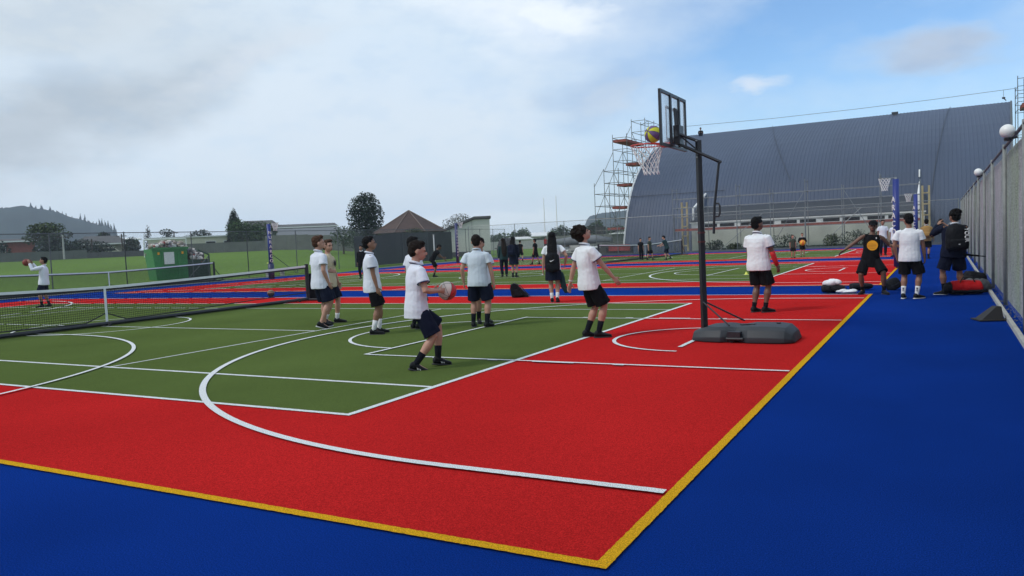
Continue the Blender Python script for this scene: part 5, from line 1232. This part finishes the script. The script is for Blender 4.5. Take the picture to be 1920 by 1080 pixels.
# ------------------------------------------------------------------ bags and clutter on the court
t = empty('backpack', (-9.95, 18.35, .012), 'slumped wedge shaped black backpack alone on the middle blue strip', 'backpack', R(29))
def wedge(bm, poly, y0, y1):
    a = [bm.verts.new((x, y0, z)) for x, z in poly]; b = [bm.verts.new((x, y1, z)) for x, z in poly]; bm.faces.new(a[::-1]); bm.faces.new(b)
    for i_ in range(len(poly)): bm.faces.new((a[i_], a[(i_+1) % len(a)], b[(i_+1) % len(a)], b[i_]))
bm = BM(); wedge(bm, [(-.17, 0), (-.22, .22), (-.20, .33), (-.12, .375), (-.02, .33), (.20, .09), (.27, .01), (.26, 0)], -.14, .16); remesh(obj('bag', bm, M_bag, t), .014, 6, .035)
bm = BM(); wedge(bm, [(-.12, .03), (-.14, .20), (-.05, .22), (.10, .08), (.12, .03)], -.19, -.12); remesh(obj('front_pocket', bm, M_bag, t), .012, 4, .02)
for q in (-.05, .08):
    bm = BM(); tube(bm, [(-.10, q, .37), (.06, q, .30), (.22, q, .10), (.30, q+.03, .02)], .018, 8, flat=.5); obj('strap', bm, M_rubber, t, True)
t = backpack('black bag lying flat under a crumpled white shirt on the blue strip', (-2.45, 19.05, .11), 0, (.17, .34, .50), rot=(R(8), R(90), R(8)), straps=False)
def crumple(label, loc, r_, mat, cat, name, flat=.5, seed=0, n=5):
    bm = BM(); random.seed(seed+50)
    for k in range(n): ell(bm, (random.uniform(-.5, .5)*r_, random.uniform(-.4, .4)*r_, r_*flat*random.uniform(.4, .8)), (r_*random.uniform(.4, .6), r_*random.uniform(.35, .5), r_*flat*random.uniform(.5, .8)))
    o = obj(name, bm, mat); o.location = loc; remesh(o, .012, 1, .05); return tag(o, label, cat)
crumple('crumpled white shirt heaped on the flat black bag', (-2.22, 19.05, .17), .20, M_white2, 'shirt', 'crumpled_shirt', .5, 1)
crumple('white towel spread on the blue turf between the dark bags', (-1.95, 18.98, .012), .26, M_white2, 'towel', 'towel', .22, 2, 6)
backpack('dark bag lying flat behind the boy in the singlet', (-1.95, 19.9, .09), 0, (.15, .30, .50), rot=(R(5), R(90), R(15)), straps=False)
backpack('dark and grey bag behind the legs of the boy in the plain white tee', (-.98, 19.9, .012), 0, (.32, .22, .27), rot=(R(-12), R(-22), R(30)), straps=False, pocket=M_sockb)
backpack('black duffel leaning on the right fence behind the red bag', (.56, 20.3, .012), R(10), (.46, .28, .36), rot=(0, R(12), R(14)))
crumple('grey hooded top bundled between the black duffel and the red bag', (.60, 19.2, .012), .27, cloth('grey_marl', (.16, .16, .16)), 'clothing', 'hooded_top', .8, 4)
t = empty('sports_bag', (.38, 18.5, .012), 'red and black sports bag on the blue path by the fence', 'sports bag', R(18))
bm = BM(); loft(bm, [(Vector((-.30, 0, .13)), Y3*.10, Z3*.08), (Vector((-.26, 0, .14)), Y3*.15, Z3*.135), (Vector((0, 0, .145)), Y3*.165, Z3*.145), (Vector((.26, 0, .14)), Y3*.15, Z3*.135), (Vector((.30, 0, .13)), Y3*.10, Z3*.08)]); remesh(obj('bag', bm, cloth('red_nylon', (.42, .012, .015), .8, .6), t), .010, 1, .015)
bm = BM(); loft(bm, [(Vector((-.32, 0, .07)), Y3*.10, Z3*.06), (Vector((-.27, 0, .065)), Y3*.165, Z3*.065), (Vector((.27, 0, .065)), Y3*.165, Z3*.065), (Vector((.32, 0, .07)), Y3*.10, Z3*.06)]); remesh(obj('base_panel', bm, M_bag, t), .010, 1)
bm = BM(); loft(bm, [(Vector((-.42, .02, .10)), Y3*.08, Z3*.08), (Vector((-.36, 0, .13)), Y3*.13, Z3*.11), (Vector((-.29, 0, .14)), Y3*.14, Z3*.13)]); remesh(obj('end_pocket', bm, M_bag, t), .010, 1)
bm = BM(); tube(bm, [(-.14, -.10, .25), (-.08, -.12, .36), (.08, -.12, .36), (.14, -.10, .25)], .012, 6); obj('handle', bm, M_rubber, t)
t = empty('rubber_wedge', (.62, 13.75, .012), 'black rubber wedge lying against the foot of the right fence', 'wedge', R(20))
bm = BM(); a = [bm.verts.new(q) for q in ((-.20, -.12, 0), (.12, -.12, 0), (.12, .14, 0), (-.20, .14, 0))]; b = [bm.verts.new(q) for q in ((.04, -.06, .20), (.11, -.06, .20), (.11, .08, .20), (.04, .08, .20))]
bm.faces.new(a[::-1]); bm.faces.new(b)
for i in range(4): bm.faces.new((a[i], a[(i+1) % 4], b[(i+1) % 4], b[i]))
obj('body', bm, M_rubber, t); bm = BM(); box(bm, (-.02, 0, .008), (.42, .34, .016)); obj('base_plate', bm, M_rubber, t)
# low bench and clutter at far left edge
t = empty('bench', (-35.2, 34.4, .0), 'low weathered bench on the grass edge beyond the near net', 'bench', R(100))
bm = BM(); box(bm, (0, 0, .42), (1.8, .32, .05)); obj('seat', bm, M_bark, t)
for x in (-.7, .7):
    bm = BM(); box(bm, (x, 0, .20), (.08, .28, .40)); obj('leg', bm, M_conc, t)
for k, (x_, y_, lab) in enumerate(((-5.9, 27.2, 'yellow marker cone on the green of the second court'), (-46, 36, 'yellow marker cone on the grass right of the skip'), (-75, 36, 'left yellow marker cone out on the field'), (-72, 42, 'second yellow marker cone out on the field'), (-52, 50, 'yellow marker cone on the field behind the dark netting'))):
    t = empty('marker_cone', (x_, y_, gz(x_, y_)), lab, 'marker cone', 0, 'marker cones')
    bm = BM(); tube(bm, [(0, 0, 0), (0, 0, .03), (0, 0, .10)], [.07, .05, .02], 12); obj('cone', bm, material('cone_yellow', (.70, .72, .10), rough=.5) if k == 0 else bpy.data.materials['cone_yellow'], t)
    bm = BM(); box(bm, (0, 0, .008), (.15, .15, .012)); obj('foot', bm, bpy.data.materials['cone_yellow'], t)
# stacked materials beyond the far left corner of the last court
t = empty('tarpaulin_roll', (-27.5, 62.5, 0), 'long grey tarpaulin roll lying behind the far fence', 'tarpaulin', R(-8))
bm = BM(); tube(bm, [(-2.6, 0, 1.15), (-1, .1, 1.25), (1.4, 0, 1.30), (3.0, 0, 1.15)], [.28, .36, .36, .25], 12); o = obj('roll', bm, material('grey_tarp', (.12, .135, .15), rough=.7, var=.3, vscale=1.5, bump=.5, bscale=4), t, True)
bm = BM(); box(bm, (0, 0, .40), (5.8, .9, .80)); obj('pallet_stack', bm, M_hroof, t)
t = empty('material_pile', (-26.2, 60.6, 0), 'untidy white and brown pile of wrapped materials beside the tarpaulin', 'pile', R(-5))
random.seed(11)
for k in range(26):
    bm = BM(); s_ = (random.uniform(.5, 1.6), random.uniform(.3, .6), random.uniform(.08, .25)); box(bm, (random.uniform(-2.4, .8), random.uniform(-.3, .3), .12+.045*k*.5+random.uniform(0, .2)), s_, random.uniform(-.3, .3)); obj('packet', bm, random.choice((M_conc, M_whitep, M_hroof, M_bark)), t)
t = empty('banner', (-22.9, 59.6, 0), 'folded red banner in front of a low dark frame by the far net', 'banner', R(-5))
bm = BM(); box(bm, (0, 0, .55), (1.9, .06, .5)); obj('cloth', bm, material('banner_red', (.33, .05, .05), rough=.8, var=.5, vscale=3), t)
bm = BM(); box(bm, (0, .05, .30), (2.4, .06, .6)); obj('frame', bm, M_black, t)
t = empty('black_bin', (-31.5, 49.5, 0), 'dark domed bin beside the shirt sleeve of the boy seen from behind', 'bin')
t.location = (-33.3, 59.7, 0)
bm = BM(); loft(bm, [(Vector((0, 0, 0)), X3*.95, Y3*.6), (Vector((0, 0, .9)), X3*1.0, Y3*.65), (Vector((0, 0, 1.5)), X3*.75, Y3*.5), (Vector((0, 0, 1.75)), X3*.35, Y3*.3)]); obj('body', bm, M_rubber, t, True)
bm = BM(); tube(bm, [(-.9, -.6, .9), (.9, -.6, .9)], .04, 6); obj('handle', bm, M_black, t)
t = empty('speaker_box', (-39.4, 96, 0), 'black box on a post beyond the far fence', 'box')
bm = BM(); tube(bm, [(0, 0, 0), (0, 0, 2)], .08, 8); obj('post', bm, M_galv, t); bm = BM(); box(bm, (0, 0, 2.3), (1.1, .8, 1.0)); obj('case', bm, M_rubber, t)
person('distant figure in red top beyond the far fence', (-50.5, 102), 180, 1.75, M_skinT, ('short', M_hairK), cloth('red_top', (.30, .02, .02)), 'tee', M_blackc, 'trousers')

# ------------------------------------------------------------------ hills
def hill(name, prof_, D, depth):
    """prof_: (azimuth deg, height m); a ridge with a fore-slope and a back-slope"""
    bm = BM(); rows = []
    fine = []
    for (a0, h0), (a1, h1) in zip(prof_, prof_[1:]):
        n = max(2, int((a1-a0)/.12))
        for k in range(n): fine.append((a0+(a1-a0)*k/n, h0+(h1-h0)*k/n))
    fine.append(prof_[-1])
    for f_, hf in ((.70, 0), (.78, .30), (.87, .62), (.95, .88), (1.0, 1.0), (1.08, .9), (1.3, .3), (1.45, 0)):
        row = []
        for a_, h_ in fine:
            n_ = 1+.10*noise.noise((a_*1.1, f_*9, 0)); x, y = pol(a_, D*f_)
            bumpy = (1.7*noise.noise((a_*7, f_*20, 3))+1.1*noise.noise((a_*17, f_*40, 7)))*(1 if h_ > 8 else .2)
            row.append(bm.verts.new((x, y, max(-2, h_*hf*(n_ if hf < 1 else 1)+bumpy*(hf > 0)))))
        rows.append(row)
    for a, b in zip(rows, rows[1:]):
        for k in range(len(a)-1): bm.faces.new((a[k], a[k+1], b[k+1], b[k]))
    return tag(obj(name, bm, M_hill, smooth=True), kind='structure')
px2 = lambda x: -28.77+math.degrees(math.atan((x-960)/1470.4))*.997
def hp(pts, D):
    out_ = []
    for x, y in pts:
        hor = 494.06-.04512*x; a_ = px2(x); c_ = math.cos(math.atan((x-960)/1470.4)); out_.append((a_, max(0, (hor-y)/1470.4*D*c_+1.5)))
    return out_
hill('hill', hp([(-420, 415), (-120, 398), (0, 391), (25, 389), (45, 386), (62, 388), (75, 392), (95, 394), (112, 397), (125, 404), (140, 409), (158, 413), (180, 420), (200, 424), (212, 432), (222, 448), (232, 475), (250, 484)], 1000), 1000, 400)
hill('hill_far', hp([(1096, 425), (1102, 412), (1108, 406), (1118, 402), (1135, 399), (1160, 396), (1200, 392), (1300, 385), (1500, 380), (1800, 385), (2100, 400)], 1000), 1000, 400)
# pines standing along the left ridge
bm = BM(); random.seed(5)
for x_, y_, h_, w_ in [(62, 387, 9, 5), (71, 391, 8, 5), (82, 392, 10, 6), (97, 394, 9, 6), (120, 403, 9, 4), (128, 406, 9, 4), (137, 409, 7, 4), (153, 412, 13, 4), (161, 413, 12, 4), (168, 416, 7, 4), (176, 420, 8, 4), (188, 422, 13, 4), (193, 423, 14, 4), (199, 424, 12, 4), (204, 427, 14, 5), (209, 431, 12, 5), (215, 436, 17, 5), (30, 389, 5, 5), (8, 391, 6, 6), (183, 422, 9, 4), (148, 411, 6, 4), (110, 397, 6, 5), (219, 444, 15, 5)]:
    D = 995; hor = 494.06-.04512*x_; a_ = px2(x_); c_ = math.cos(math.atan((x_-960)/1470.4)); x, y = pol(a_, D); z = max(0, (hor-y_)/1470.4*D*c_)-3; h_ *= .67; w_ *= .67
    for q in range(5):
        f_ = q/5; r0_ = w_*(1-f_)*random.uniform(.8, 1.2); z0_ = z+4+h_*f_*1.25-3
        bmesh.ops.create_cone(bm, cap_ends=True, segments=7, radius1=r0_, radius2=r0_*.3, depth=h_*.45, matrix=Matrix.Translation((x+random.uniform(-1, 1), y, z0_)))
tag(obj('forest', bm, M_hill), 'dark pines standing along the hazy ridge at left', 'forest', kind='stuff')

# ------------------------------------------------------------------ haze
bm = BM(); box(bm, (0, 0, 40), (3010, 3010, 86)); hz_ = obj('haze', bm, None); hz_.data.materials.clear()
mh = bpy.data.materials.new('haze'); mh.use_nodes = True; q = mh.node_tree; q.nodes.clear(); oo = q.nodes.new('ShaderNodeOutputMaterial'); pv = q.nodes.new('ShaderNodeVolumePrincipled')
pv.inputs['Color'].default_value = (.74, .85, 1.0, 1); pv.inputs['Density'].default_value = .00042; q.links.new(pv.outputs[0], oo.inputs['Volume'])
hz_.data.materials.append(mh); tag(hz_, 'thin grey-blue haze hanging over the whole scene', 'haze', kind='stuff')
sc.cycles.volume_bounces = 0; sc.cycles.max_bounces = 6; sc.cycles.transparent_max_bounces = 24
